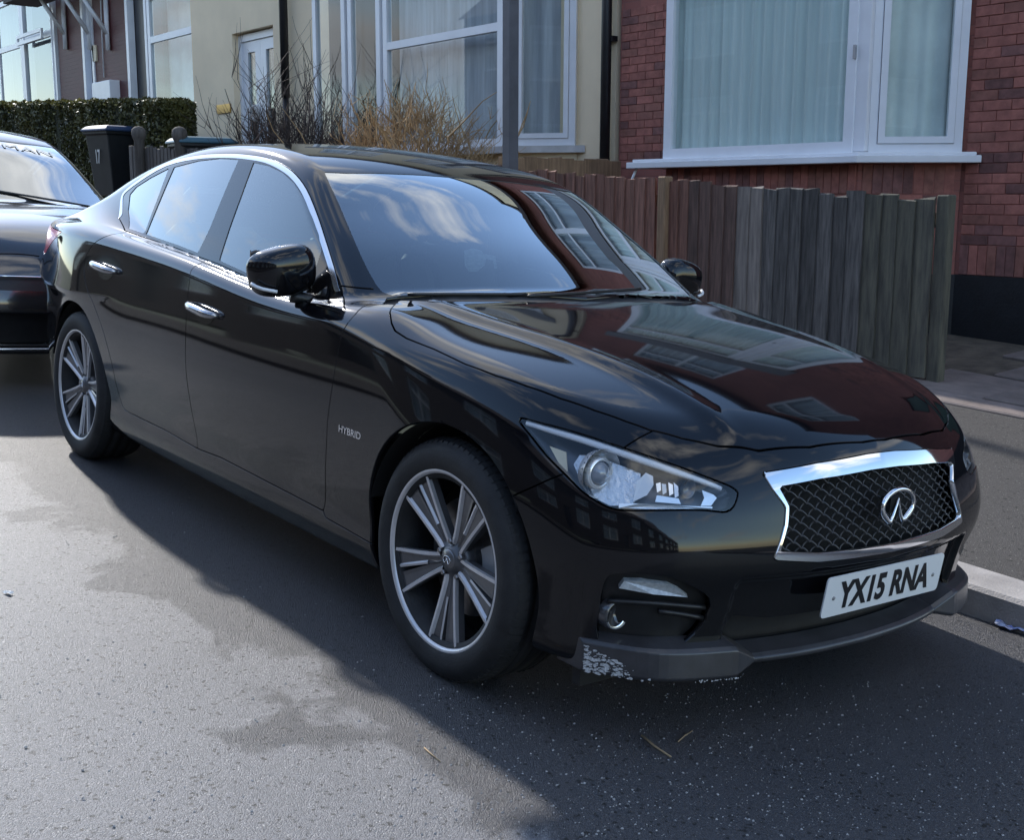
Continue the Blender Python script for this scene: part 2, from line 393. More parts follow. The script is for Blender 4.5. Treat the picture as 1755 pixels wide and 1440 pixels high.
def poly_sdf(pts, P):
    P = np.asarray(P,float); d = line_dist(pts, np.vstack([P,P[:1]])); ins = np.zeros(len(pts),bool)
    x,y = pts.T
    for a,b in zip(P,np.roll(P,-1,0)):
        c = ((a[1]>y) != (b[1]>y)); ins ^= c&(x < (b[0]-a[0])*(y-a[1])/np.where(c,b[1]-a[1],1)+a[0])
    return np.where(ins,-d,d)
class Panels:
    def __init__(s, V,N,T): s.V,s.N,s.T = V,N,T; s.L = np.zeros(len(T),int); s.names = ['body']
    def _split(s, f, act):
        V,N,T,L = s.V,s.N,s.T,s.L
        f = np.where(np.abs(f)<1e-6,1e-6,f)
        E = np.sort(np.concatenate([T[:,[0,1]],T[:,[1,2]],T[:,[2,0]]]),axis=1)
        cr = (f[E[:,0]]*f[E[:,1]]<0)&act[E[:,0]]&act[E[:,1]]
        if not cr.any(): return f
        key = E[:,0].astype(np.int64)*len(V)+E[:,1]
        uk,inv = np.unique(key[cr],return_inverse=True); a,b = uk//len(V),uk%len(V)
        t = (f[a]/(f[a]-f[b]))[:,None]; nv = V[a]*(1-t)+V[b]*t; nn = N[a]*(1-t)+N[b]*t; nn /= np.linalg.norm(nn,axis=1)[:,None]
        base = len(V); new = np.full(len(E),-1); new[cr] = base+inv; new = new.reshape(3,-1).T   # per tri: edge01,12,20
        s.V = np.vstack([V,nv]); s.N = np.vstack([N,nn]); k = (new>=0).sum(1)
        keep = T[k==0]; kl = L[k==0]; outT = [keep]; outL = [kl]
        for e in range(3):      # one split edge
            m = (k==1)&(new[:,e]>=0); 
            if m.any():
                i,j,o = T[m][:,e],T[m][:,(e+1)%3],T[m][:,(e+2)%3]; q = new[m][:,e]
                outT += [np.stack([i,q,o],1),np.stack([q,j,o],1)]; outL += [L[m],L[m]]
            m = (k==2)&(new[:,e]<0)   # edges e+1,e+2 split: lone vertex e+2
            if m.any():
                i,j,o = T[m][:,e],T[m][:,(e+1)%3],T[m][:,(e+2)%3]; q1 = new[m][:,(e+1)%3]; q2 = new[m][:,(e+2)%3]
                outT += [np.stack([o,q2,q1],1),np.stack([i,j,q1],1),np.stack([i,q1,q2],1)]; outL += [L[m]]*3
        s.T = np.concatenate(outT); s.L = np.concatenate(outL)
        return np.r_[f,np.zeros(len(nv))]
    def region(s, name, fn, act, gap=0.0, base=('body',), inside=True):
        """label the part of the base panels where fn(V)<0; gap>0 removes a strip of that half width"""
        bl = [s.names.index(b) for b in base if b in s.names]
        if name not in s.names: s.names.append(name)
        li = s.names.index(name)
        offs = [0.0] if gap<=0 else [gap,-gap]
        for o in offs:
            vb = np.zeros(len(s.V),bool); vb[s.T[np.isin(s.L,bl)].ravel()] = True
            s._split(fn(s.V,s.N)-o, act(s.V,s.N)&vb)
        f = fn(s.V,s.N); A = act(s.V,s.N); fc = f[s.T].mean(1); ok = np.isin(s.L,bl)&A[s.T].all(1)
        s.L[ok&(fc<-gap)] = li
        if gap>0: s.L[ok&(np.abs(fc)<=gap)] = -1
    def get(s, name):
        t = s.T[s.L==s.names.index(name)]; u,inv = np.unique(t.ravel(),return_inverse=True); return s.V[u].copy(),s.N[u].copy(),inv.reshape(-1,3)
def flange(V,N,T,depth):
    """turn the rim of an open panel inwards so that its gaps have depth"""
    E = np.concatenate([T[:,[0,1]],T[:,[1,2]],T[:,[2,0]]]); key = np.sort(E,1); k = key[:,0].astype(np.int64)*len(V)+key[:,1]
    u,i,c = np.unique(k,return_index=True,return_counts=True); B = E[i[c==1]]
    B = B[~((np.abs(V[B[:,0],1])<1e-6)&(np.abs(V[B[:,1],1])<1e-6))]
    vs = np.unique(B); mp = np.full(len(V),-1); b0 = len(V); mp[vs] = b0+np.arange(len(vs)); b1 = b0+len(vs); mp2 = np.where(mp>=0,mp+len(vs),-1)
    # rim copies with outward (tangential) normals
    tn = np.zeros((len(V),3))
    for a,b in B:
        e = V[b]-V[a]; n = np.cross(e,N[a]); tn[a] += n; tn[b] += n
    tn = tn[vs]; tn /= np.maximum(np.linalg.norm(tn,axis=1),1e-9)[:,None]
    mid = tn*.75+N[vs]*.6; mid /= np.linalg.norm(mid,axis=1)[:,None]
    V2 = np.vstack([V,V[vs],V[vs]-N[vs]*depth]); N2 = np.vstack([N,mid,tn])
    F = np.concatenate([np.stack([B[:,1],B[:,0],mp[B[:,0]],mp[B[:,1]]],1)*0+np.stack([mp[B[:,1]],mp[B[:,0]],mp2[B[:,0]],mp2[B[:,1]]],1)])
    Tq = np.concatenate([F[:,[0,1,2]],F[:,[0,2,3]]])
    return V2,N2,np.concatenate([T,Tq])
def panel_obj(name, VNT, mat_, parent, side=None, inset=0.0, depth=.012, both=False):
    V,N,T = VNT
    if len(T)==0: return None
    V = V-N*inset
    if depth: V,N,T = flange(V,N,T,depth)
    if both:
        n = len(V); m = [1,-1,1]; V,N,T = np.vstack([V,V*m]),np.vstack([N,N*m]),np.vstack([T,T[:,::-1]+n])
    elif side == -1: V,N,T = V*[1,-1,1],N*[1,-1,1],T[:,::-1]
    return mesh_obj(name, V, T, mat_, parent, True, N)
def strip_on(SKN, pts, w, h, lift=0.0, step=.02, closed=False, up=None):
    """low half-round moulding of width w and height h along 3-d points lying on the skin"""
    P = resample(pts, step); N = SKN.normal(P); t = np.gradient(P,axis=0); t /= np.linalg.norm(t,axis=1)[:,None]
    b = np.cross(N,t); b /= np.linalg.norm(b,axis=1)[:,None]; ww = np.broadcast_to(np.asarray(w,float),(len(P),)) if np.ndim(w)==0 else np.interp(np.linspace(0,1,len(P)),np.linspace(0,1,len(w)),w)
    prof = [(-.5,-.4),(-.5,.3),(-.38,.8),(-.12,1),(.12,1),(.38,.8),(.5,.3),(.5,-.4)]; k = len(prof)
    V = []; F = []
    for i in range(len(P)):
        for a,c in prof: V.append(P[i]+b[i]*a*ww[i]+N[i]*(c*h+lift))
    for i in range(len(P)-1):
        for q in range(k-1): F.append((i*k+q,i*k+q+1,(i+1)*k+q+1,(i+1)*k+q))
    F += [tuple(range(k)),tuple(range((len(P)-1)*k,len(P)*k))[::-1]]
    return np.array(V),F
# ---------------------------------------------------------------- car materials
def paint_mat(name, col, rough=.07, dust=.0):
    m = mat(name, col, rough, 0, .45, coat=.12, coat_rough=.03)
    nt = m.node_tree; n = nt.nodes; l = nt.links; b = n['Principled BSDF']
    tc = n.new('ShaderNodeTexCoord'); ns = n.new('ShaderNodeTexNoise'); ns.inputs['Scale'].default_value = 3.2; ns.inputs['Detail'].default_value = 8; ns.inputs['Roughness'].default_value = .65
    l.new(tc.outputs['Object'],ns.inputs['Vector'])
    sp = n.new('ShaderNodeSeparateXYZ'); l.new(tc.outputs['Object'],sp.inputs[0])
    lo = n.new('ShaderNodeMapRange'); lo.inputs[1].default_value = .75; lo.inputs[2].default_value = .15; lo.inputs[3].default_value = .15; lo.inputs[4].default_value = 1; l.new(sp.outputs[2],lo.inputs[0])   # road dirt thickens low down
    rp = n.new('ShaderNodeMapRange'); rp.inputs[1].default_value = .35; rp.inputs[2].default_value = .75; rp.inputs[3].default_value = .25; rp.inputs[4].default_value = 1; l.new(ns.outputs[0],rp.inputs[0])
    mu = n.new('ShaderNodeMath'); mu.operation = 'MULTIPLY'; l.new(lo.outputs[0],mu.inputs[0]); l.new(rp.outputs[0],mu.inputs[1])
    m2 = n.new('ShaderNodeMath'); m2.operation = 'MULTIPLY'; l.new(mu.outputs[0],m2.inputs[0]); m2.inputs[1].default_value = dust
    mx = n.new('ShaderNodeMix'); mx.data_type = 'RGBA'; mx.inputs[6].default_value = (*col,1); mx.inputs[7].default_value = (.11,.105,.105,1); l.new(m2.outputs[0],mx.inputs['Factor']); l.new(mx.outputs[2],b.inputs['Base Color'])
    rr = n.new('ShaderNodeMapRange'); rr.inputs[3].default_value = rough; rr.inputs[4].default_value = .55; l.new(m2.outputs[0],rr.inputs[0]); l.new(rr.outputs[0],b.inputs['Roughness'])
    cw = n.new('ShaderNodeMapRange'); cw.inputs[3].default_value = .12; cw.inputs[4].default_value = .05; l.new(m2.outputs[0],cw.inputs[0]); l.new(cw.outputs[0],b.inputs['Coat Weight'])
    return m
PAINT = paint_mat('black_paint', (.0045,.0045,.006), .05, .05)
DEEP = mat('deep_black',(.004,.004,.004),.9)
BLACKP = mat('black_plastic', (.012,.012,.013), .42, var=.3, vscale=20, bump=.05, bscale=400)
GLOSSB = mat('gloss_black_trim', (.006,.006,.007), .08)
RUBBER = mat('tyre_rubber', (.017,.017,.018), .72, var=.35, vscale=14, bump=.15, bscale=160)
SEAL = mat('window_seal', (.006,.006,.006), .5)
CHROME = mat('chrome', (.78,.79,.81), .06, 1)
SATIN = mat('satin_trim', (.55,.56,.58), .2, 1)
RIMD = mat('rim_grey', (.12,.118,.122), .38, .4, coat=.3, var=.2, vscale=9)
RIMF = mat('rim_machined', (.66,.65,.66), .36, .5, var=.12, vscale=12)
CARGLASS = glass_mat('car_glass', (.38,.45,.42), 1.05)
WSGLASS = glass_mat('windscreen_glass', (.30,.34,.34), 1.9)
LENS = glass_mat('lamp_lens', (.96,.97,.98), .7)
LAMPB = mat('lamp_housing', (.13,.13,.14), .28, .6)
LAMPC = mat('lamp_reflector', (.86,.87,.89), .14, .55)
LAMPW = mat('lamp_white', (.72,.74,.78), .18, 0, .6, coat=.5)
LAMPY = mat('lamp_amber', (.62,.55,.38), .25)
STEEL = mat('brake_steel', (.28,.27,.27), .38, .9, var=.2, vscale=30)
CABIN = mat('cabin_dark', (.02,.02,.022), .7)
LEATHER = mat('seat_leather', (.10,.09,.085), .55)
WHITE = mat('white_plate', (.78,.78,.77), .35)
INK = mat('plate_ink', (.008,.008,.01), .4)
REDL = mat('red_lens', (.75,.03,.03), .15, coat=.6)
def car_root(name, label, cat_, loc=(0,0,0)):
    o = empty(name, label, cat_); R = M; t = M@np.array(loc)
    o.matrix_world = Matrix([[*R[0],t[0]],[*R[1],t[1]],[*R[2],t[2]],[0,0,0,1]]); return o
def text_mesh(name, txt, w, h, depth, fn, mat_, parent, bold=0.0):
    """flat lettering scaled to w x h, extruded, each point mapped by fn(u,v,d)"""
    cu = bpy.data.curves.new('lettering','FONT'); cu.body = txt; cu.size = 1; cu.extrude = .5; cu.offset = bold; cu.resolution_u = 4
    to = bpy.data.objects.new('lettering',cu); COL.objects.link(to)
    dg = bpy.context.evaluated_depsgraph_get(); me = bpy.data.meshes.new_from_object(to.evaluated_get(dg)); bpy.data.objects.remove(to)
    V = np.array([v.co[:] for v in me.vertices]); F = [tuple(p.vertices) for p in me.polygons]
    lo,hi = V.min(0),V.max(0); U = (V-lo)/(hi-lo)-[.5,.5,0]
    P = [fn(u*w,v*h,d*depth) for u,v,d in U]
    bpy.data.meshes.remove(me)
    return mesh_obj(name, P, F, mat_, parent)
# ---------------------------------------------------------------- wheel
def make_wheel(parent, c, side, ang, steer=0):
    """side -1: outer face towards -y; ang: direction of one of the five openings"""
    w = bpy.data.objects.new('wheel',None); link(w,parent); w.location = c; w.rotation_euler = (0,0,0 if side<0 else math.pi)
    w.empty_display_size = .1
    R = .334
    t = MB(); prof = [(.238,-.104),(.250,-.113),(.262,-.118),(.283,-.1225),(.302,-.120),(.318,-.110),(.328,-.096)]
    tread = [(R-.002,-.088),(R,-.070),(R,-.052),(R-.008,-.050),(R-.008,-.042),(R,-.040),(R,-.008),(R-.008,-.006),(R-.008,.006),(R,.008),(R,.040),(R-.008,.042),(R-.008,.050),(R,.052),(R,.070),(R-.002,.088)]
    full = prof+tread+[(r,-h) for r,h in prof[::-1]]+[(.225,.10),(.225,-.10)]
    t.lathe(full, n=96, close=True)
    ty = t.build('tyre', RUBBER, w)
    b = MB()     # shoulder blocks of the tread
    for i in range(84):
        a = 2*math.pi*i/84; da = 2*math.pi/84*.36
        for h0,h1 in ((-.108,-.072),(.072,.108)):
            V = []
            for aa in (a-da,a+da):
                for r,h in ((.318,h0 if h0<0 else h1),(.3285,(h0 if h0<0 else h1)*.93),(R+.0025,(h1 if h0<0 else h0)),(R-.012,(h1 if h0<0 else h0))):
                    V.append((r*math.cos(aa),h,r*math.sin(aa)))
            b.add(V,[(0,1,2,3)[::-1],(4,5,6,7),(0,4,5,1),(1,5,6,2),(2,6,7,3)])
    tag(b.build('tread_blocks', RUBBER, w), kind='stuff')
    rim = MB()
    rim.lathe([(.2545,-.100),(.2545,-.108),(.249,-.112),(.243,-.109),(.239,-.098),(.234,-.080),(.228,-.05),(.222,.0),(.222,.09),(.25,.10)], n=96)
    ri = rim.build('rim', mat('rim_barrel',(.05,.05,.052),.45,.5), w)
    lip = MB(); lip.lathe([(.2555,-.105),(.2545,-.1115),(.249,-.1140),(.2415,-.1115),(.2385,-.1035)], n=96); lip.build('rim_lip', RIMF, w)
    # five double spokes between five openings
    yface = lambda r: -.078-.024*min(1,max(0,(r-.05)/.17))
    for k in range(5):
        a0 = math.radians(ang+36+72*k)
        def pt(r,off,dy=0): # off = sideways metres from the spoke axis
            x = r*math.cos(a0)-off*math.sin(a0); z = r*math.sin(a0)+off*math.cos(a0); return (x,yface(r)+dy,z)
        rs = [.046,.07,.10,.14,.18,.215,.241]
        hw = [.025,.028,.034,.043,.053,.062,.068]      # half width of the spoke
        sp = MB(); V = []; F = []
        for r,h in zip(rs,hw):
            g = .0005 if r<.12 else .0015+.055*(r-.12)      # half of the slot between the pair
            rr = math.sqrt(max(r*r-h*h*.25,1e-6))
            for s_ in (-1,1):
                V += [pt(rr,s_*h,.030),pt(rr,s_*h,.001),pt(rr,s_*(h-.0055),.0),pt(rr,s_*(h-.012),.006),pt(rr,s_*(g+.010 if r>.09 else g+.004),.007),pt(rr,s_*g,.005),pt(rr,s_*g,.032)]
        for i in range(len(rs)-1):
            for s_ in (0,1):
                for q in range(6):
                    a_ = i*14+s_*7+q; F.append((a_,a_+1,a_+15,a_+14) if s_ else (a_+1,a_,a_+14,a_+15))
        sp.add(V,F); sp.build('spoke', RIMD, w)
        ed = MB()                                        # machined edges, 1.5 mm proud
        for s_ in (-1,1):
            V = []; F = []
            for r,h in zip(rs,hw):
                rr = math.sqrt(max(r*r-h*h*.25,1e-6)); V += [pt(rr,s_*(h+.0006),.010),pt(rr,s_*(h+.0006),-.0012),pt(rr,s_*(h-.0085),-.0018),pt(rr,s_*(h-.0135),.0062)]
            for i in range(len(rs)-1):
                for q in range(3): a_ = i*4+q; F.append((a_,a_+1,a_+5,a_+4))
            ed.add(V,F)
        V = []; F = []                                   # bright ridge beside the slot
        for r in (.105,.14,.18,.215,.236):
            g = .0005 if r<.12 else .0015+.055*(r-.12)
            V += [pt(r,-(g+.011),.0062),pt(r,-(g+.006),.0012),pt(r,-g,.003)]
        for i in range(4):
            for q in range(2): a_ = i*3+q; F.append((a_,a_+1,a_+4,a_+3))
        ed.add(V,F)
        ed.build('spoke_edge', RIMF, w)
    hub = MB(); hub.lathe([(.066,-.045),(.064,-.066),(.056,-.073),(.040,-.074),(.037,-.082),(.030,-.0865),(.0,-.0875)], n=40); hub.build('hub', RIMD, w)
    cap = MB(); cap.lathe([(.030,-.0868),(.028,-.0895),(.0,-.0905)], n=32); cp = cap.build('centre_cap', mat('cap_grey',(.22,.22,.23),.3,.8), w)
    em = MB(); em.tube([(.016*math.cos(t_)+0,-.0915,.011*math.sin(t_)) for t_ in np.linspace(math.radians(-60),math.radians(240),18)]+[(0,-.0915,.004)], .0015, 5, closed=True); em.build('cap_mark', CHROME, w)
    for k in range(5):
        a = math.radians(ang+72*k); nb = MB(); nb.lathe([(.0085,-.05),(.0085,-.082),(.006,-.085),(0,-.085)], n=6, c=(.052*math.cos(a),0,.052*math.sin(a))); nb.build('wheel_nut', STEEL, w, smooth=False)
    d = MB(); d.lathe([(.06,-.02),(.165,-.02),(.165,.004),(.06,.004)], n=48, close=True); d.lathe([(.0,-.045),(.075,-.045),(.08,-.02)], n=40); d.build('brake_disc', STEEL, w, smooth=False)
    cl = MB(); a1 = math.radians(5 if c[0]>-1 else 175)
    prof = [(.10,-.045),(.172,-.045),(.182,-.03),(.182,.03),(.10,.03)]; cl.lathe(prof, n=10, close=True, a0=a1-.42, a1=a1+.42)
    k = len(prof); cl.F += [tuple(range(k)),tuple(range(10*k,11*k))[::-1]]; cl.S += [False]*2; cl.build('brake_caliper', mat('caliper_grey',(.40,.41,.42),.45,.3), w, smooth=False)
    bk = MB(); bk.lathe([(0,.03),(.221,.03),(.221,.034),(0,.034)], n=40); bk.build('brake_backplate', mat('dark_steel',(.01,.01,.01),.8), w)
    return w
# ---------------------------------------------------------------- street: levels
SX, SY = -0.04802, -0.0532                     # fall of the road along and across
KY0, KY1 = 1.084, 1.315                        # kerb front and back
def zroad(x,y):
    c = -2.6
    return SX*x+(SY*y if y>c else SY*c+.0532*(y-c) if y>-6.3 else SY*c+.0532*(-6.3-c))
ZK = SY*KY0+.102
def zpave(x,y):
    b = ZK+.04*(min(y,3.56)-KY1)
    if y>3.56: b += .055*(y-3.56)
    return SX*x+b
def ramp2(n, l, src, a, b, pa, pb):
    r = n.new('ShaderNodeValToRGB'); r.color_ramp.elements[0].color = (*a,1); r.color_ramp.elements[1].color = (*b,1); r.color_ramp.elements[0].position = pa; r.color_ramp.elements[1].position = pb; l.new(src,r.inputs[0]); return r
def asphalt(name, base, speck, rough, scale=150, speckle=.012, damp=None, bumpd=.0034):
    """tarmac: packed chippings of mixed tone and height, dark pits, worn and damp patches"""
    m = bpy.data.materials.new(name); m.use_nodes = True; nt = m.node_tree; n = nt.nodes; l = nt.links; b = n['Principled BSDF']
    tc = n.new('ShaderNodeTexCoord'); P = tc.outputs['Object']
    def noise(s,d=5,r=.6,dist=0):
        q = n.new('ShaderNodeTexNoise'); q.inputs['Scale'].default_value = s; q.inputs['Detail'].default_value = d; q.inputs['Roughness'].default_value = r; q.inputs['Distortion'].default_value = dist; l.new(P,q.inputs['Vector']); return q.outputs[0]
    def math_(op,a,b_=None,c=None,clamp=False):
        q = n.new('ShaderNodeMath'); q.operation = op; q.use_clamp = clamp
        for i,v in enumerate((a,b_,c)):
            if v is None: continue
            if hasattr(v,'links'): l.new(v,q.inputs[i])
            else: q.inputs[i].default_value = v
        return q.outputs[0]
    def mix(f,a,b_,blend='MIX'):
        q = n.new('ShaderNodeMix'); q.data_type = 'RGBA'; q.blend_type = blend
        for i,v in ((0,f),(6,a),(7,b_)):
            if hasattr(v,'links'): l.new(v,q.inputs[i])
            else: q.inputs[i].default_value = v if i==0 else (*v,1)
        return q.outputs[2]
    wob = n.new('ShaderNodeTexNoise'); wob.inputs['Scale'].default_value = scale*.6; l.new(P,wob.inputs['Vector'])
    wv = n.new('ShaderNodeVectorMath'); wv.operation = 'MULTIPLY_ADD'; l.new(wob.outputs['Color'],wv.inputs[0]); wv.inputs[1].default_value = (.6/scale,)*3; l.new(P,wv.inputs[2])
    def vor(s):
        v = n.new('ShaderNodeTexVoronoi'); v.inputs['Scale'].default_value = s; v.inputs['Randomness'].default_value = 1; l.new(wv.outputs[0],v.inputs['Vector']); sp = n.new('ShaderNodeSeparateXYZ'); l.new(v.outputs['Color'],sp.inputs[0]); return v.outputs['Distance'],sp.outputs
    d1,s1 = vor(scale); d2,s2 = vor(scale*.42)
    tone = math_('MULTIPLY_ADD',s1[1],.62,math_('MULTIPLY',noise(.5,5,.6),.5))
    col = mix(tone,[x*.35 for x in base],[min(1,x*1.95) for x in base])
    col = mix(ramp2(n,l,s1[0],(0,0,0),(1,1,1),1-speckle*2,1-speckle).outputs[0],col,speck)
    pit = ramp2(n,l,s2[0],(1,1,1),(0,0,0),.035,.05).outputs[0]
    col = mix(pit,col,[x*.12 for x in base])
    old = ramp2(n,l,noise(1.7,8,.7),(0,0,0),(1,1,1),.42,.72).outputs[0]
    col = mix(math_('MULTIPLY',old,.35),col,[x*1.5 for x in base])
    rg = rough
    if damp:
        sep = n.new('ShaderNodeSeparateXYZ'); l.new(P,sep.inputs[0])
        e = math_('ADD',sep.outputs[1],math_('MULTIPLY_ADD',noise(1.25,9,.66,.4),2.1,-1.05))
        dm = ramp2(n,l,math_('MULTIPLY_ADD',e,1.0,damp),(0,0,0),(1,1,1),.44,.53).outputs[0]
        col = mix(math_('MULTIPLY',dm,.9),col,(.36,.355,.37),'MULTIPLY')
        mr = n.new('ShaderNodeMapRange'); mr.inputs[3].default_value = rough; mr.inputs[4].default_value = rough*.72; l.new(dm,mr.inputs[0]); l.new(mr.outputs[0],b.inputs['Roughness'])
    else: b.inputs['Roughness'].default_value = rough
    l.new(col,b.inputs['Base Color'])
    h = math_('MULTIPLY_ADD',d1,-.9,math_('MULTIPLY_ADD',s1[2],.9,math_('MULTIPLY',noise(scale*1.4,3),.8)))
    h = math_('MULTIPLY_ADD',pit,-1.2,h)
    bp = n.new('ShaderNodeBump'); bp.inputs['Strength'].default_value = .9; bp.inputs['Distance'].default_value = bumpd; l.new(h,bp.inputs['Height']); l.new(bp.outputs[0],b.inputs['Normal'])
    return m
ROAD = asphalt('road_asphalt',(.115,.114,.120),(.34,.33,.32),.52,300,.016,1.84)
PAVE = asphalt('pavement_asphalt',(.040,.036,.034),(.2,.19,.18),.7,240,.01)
CONC = mat('kerb_concrete',(.36,.33,.31),.75,var=.22,vscale=7,bump=.35,bscale=120,objvar=.08)
SLABM = mat('flagstone',(.17,.135,.12),.8,var=.28,vscale=5,bump=.4,bscale=90,objvar=.12)
SOIL = mat('garden_soil',(.09,.07,.05),.95,var=.4,vscale=8,bump=.8,bscale=40)
def sheet(name, xs, ys, zf, m, kind='structure', nudge=0):
    V = [(x,y,zf(x,y)+nudge) for x in xs for y in ys]; k = len(ys)
    F = [(i*k+j,(i+1)*k+j,(i+1)*k+j+1,i*k+j+1) for i in range(len(xs)-1) for j in range(k-1)]
    o = mesh_obj(name, V, F, m); return tag(o, kind=kind)
# ground beyond the street
sheet('ground',[-1500,1500],[-1500,1500],lambda x,y: SX*x-.9,mat('far_ground',(.09,.10,.06),.95,var=.3,vscale=.05))
sheet('road',[-150,-60,-20,-8,0,8,60],[-8.6,-6.3,-2.6-.8,-2.6-.3,-2.6+.3,-2.6+.8,0,KY0+.05],lambda x,y: zroad(x,y) if abs(y+2.6)>.5 else zroad(x,y)-(.008 if abs(y+2.6)<.4 else 0),ROAD)
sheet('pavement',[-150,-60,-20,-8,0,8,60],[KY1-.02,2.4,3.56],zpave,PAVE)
sheet('front_yard',[-150,-60,-20,-8,0,8,60],[3.555,4.2,4.8,5.3,9.5],lambda x,y: zpave(x,min(y,5.8))-.012,SOIL)
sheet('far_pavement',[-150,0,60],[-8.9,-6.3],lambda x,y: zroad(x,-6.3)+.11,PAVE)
# kerb stones
kerb = empty('kerb'); tag(kerb, kind='structure')
kb = MB(); kb.box((0,0,-.10),(.902,KY1-KY0,.20),bev=.014); k0 = kb.build('kerb_stone', CONC, kerb)
def place_kerb(o,i):
    x = 5.05-i*.912; o.location = (x,.5*(KY0+KY1)+RNG.uniform(-.004,.004),zpave(x,KY1)+RNG.uniform(-.004,.004)); o.rotation_euler = (math.radians(-1.5),math.atan(-SX),RNG.uniform(-.004,.004))
place_kerb(k0,0)
for i in range(1,46):
    o = k0.copy(); COL.objects.link(o); o.parent = kerb; place_kerb(o,i)
kj = sheet('kerb_bed',[-150,60],[KY0+.02,KY1],lambda x,y: zpave(x,KY1)-.05,mat('kerb_joint',(.05,.048,.045),.9))
# flagstones by the brick house
yard = empty('flagstone_path'); tag(yard, kind='structure')
edge_y = [3.60,3.66+.22]+[3.90+.6*k for k in range(0,4)]
rows = [(3.575,3.80,.9)]+[(3.812+.615*k,3.812+.615*k+.603,.603) for k in range(3)]
for r,(y0,y1,L) in enumerate(rows):
    x = -1.45-(.3 if r%2 else 0) if r>0 else -6
    x0 = x
    while x < 1.6:
        s_ = MB(); s_.box((0,0,-.03),(L-.012,y1-y0,.06),bev=.008); o = s_.build('flagstone', SLABM, yard)
        xc = x+L/2; yc = .5*(y0+y1); o.location = (xc,yc,zpave(xc,yc)+.012+RNG.uniform(-.005,.006)); o.rotation_euler = (math.atan(.055)+RNG.uniform(-.008,.008),math.atan(-SX)+RNG.uniform(-.008,.008),RNG.uniform(-.006,.006)); x += L
# ---------------------------------------------------------------- houses
def brick_tex(name, c1, c2, mort, rough=.85, w=.225, h=.075):
    m = bpy.data.materials.new(name); m.use_nodes = True; n = m.node_tree.nodes; l = m.node_tree.links; b = n['Principled BSDF']
    tc = n.new('ShaderNodeTexCoord'); sp = n.new('ShaderNodeSeparateXYZ'); l.new(tc.outputs['Object'],sp.inputs[0]); cb = n.new('ShaderNodeCombineXYZ')
    ad = n.new('ShaderNodeMath'); ad.operation = 'ADD'; l.new(sp.outputs[0],ad.inputs[0]); l.new(sp.outputs[1],ad.inputs[1]); l.new(ad.outputs[0],cb.inputs[0]); l.new(sp.outputs[2],cb.inputs[1])
    br = n.new('ShaderNodeTexBrick'); br.inputs['Scale'].default_value = 1; br.inputs['Brick Width'].default_value = w; br.inputs['Row Height'].default_value = h; br.inputs['Mortar Size'].default_value = .005; br.inputs['Mortar Smooth'].default_value = .3
    br.inputs['Color1'].default_value = (*c1,1); br.inputs['Color2'].default_value = (*c2,1); br.inputs['Mortar'].default_value = (*mort,1); l.new(cb.outputs[0],br.inputs['Vector'])
    ns = n.new('ShaderNodeTexNoise'); ns.inputs['Scale'].default_value = 1.3; ns.inputs['Detail'].default_value = 6; l.new(tc.outputs['Object'],ns.inputs['Vector'])
    mx = n.new('ShaderNodeMix'); mx.data_type = 'RGBA'; mx.blend_type = 'MULTIPLY'; mx.inputs['Factor'].default_value = .5; l.new(br.outputs[0],mx.inputs[6]); l.new(ramp2(n,l,ns.outputs[0],(.6,.58,.58),(1.15,1.1,1.08),.3,.7).outputs[0],mx.inputs[7]); l.new(mx.outputs[2],b.inputs['Base Color'])
    b.inputs['Roughness'].default_value = rough
    bp = n.new('ShaderNodeBump'); bp.inputs['Strength'].default_value = .5; bp.inputs['Distance'].default_value = .008; bp.invert = True; l.new(br.outputs['Fac'],bp.inputs['Height']); l.new(bp.outputs[0],b.inputs['Normal'])
    return m
BRICKW = brick_tex('brick_wall',(.33,.125,.098),(.27,.10,.082),(.25,.11,.092))
MAROON = brick_tex('maroon_brick',(.11,.028,.03),(.095,.024,.026),(.10,.03,.03),.6)
OPPB = brick_tex('far_brick',(.075,.062,.058),(.06,.05,.048),(.09,.085,.08))
BRICKS = [mat('brick_red',(.34,.128,.10),.85,var=.25,vscale=14,bump=.3,bscale=120,objvar=.13),mat('brick_dark',(.19,.085,.075),.85,var=.3,vscale=14,bump=.3,bscale=120,objvar=.2),mat('brick_brown',(.28,.115,.088),.85,var=.25,vscale=14,bump=.3,bscale=120,objvar=.12)]
CREAM = mat('cream_render',(.88,.72,.50),.9,var=.07,vscale=1.2,bump=.12,bscale=60)
UPVC = mat('white_frame',(.80,.81,.84),.35,var=.05,vscale=3)
TILE = brick_tex('roof_tile',(.10,.075,.07),(.07,.055,.052),(.03,.028,.028),.8,.27,.2)
PANE = glass_mat('house_glass',(.88,.93,.92),.6)
BLACKPIPE = mat('black_pipe',(.012,.012,.014),.4,var=.3,vscale=10)
PLINTH = mat('black_plinth',(.007,.0075,.010),.6,var=.4,vscale=6,bump=.2,bscale=60)
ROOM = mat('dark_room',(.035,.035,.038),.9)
NET = mat('net_curtain',(.74,.80,.78),.9,var=.10,vscale=3)
GREYNET = mat('grey_curtain',(.50,.51,.55),.9,var=.25,vscale=2.2,stretch=(5,5,.3))
BLIND = mat('vertical_blind',(.74,.82,.80),.8,var=.10,vscale=3.0,stretch=(6,6,.2))
def facing(p0, p1):
    """frame of a vertical face from p0 to p1 (world xy), u along, outward normal towards -y"""
    a = Vector((p0[0],p0[1],0)); b = Vector((p1[0],p1[1],0)); u = (b-a).normalized(); n = Vector((u.y,-u.x,0)); L = (b-a).length
    if n.y > 0: n = -n
    return a,u,n,L
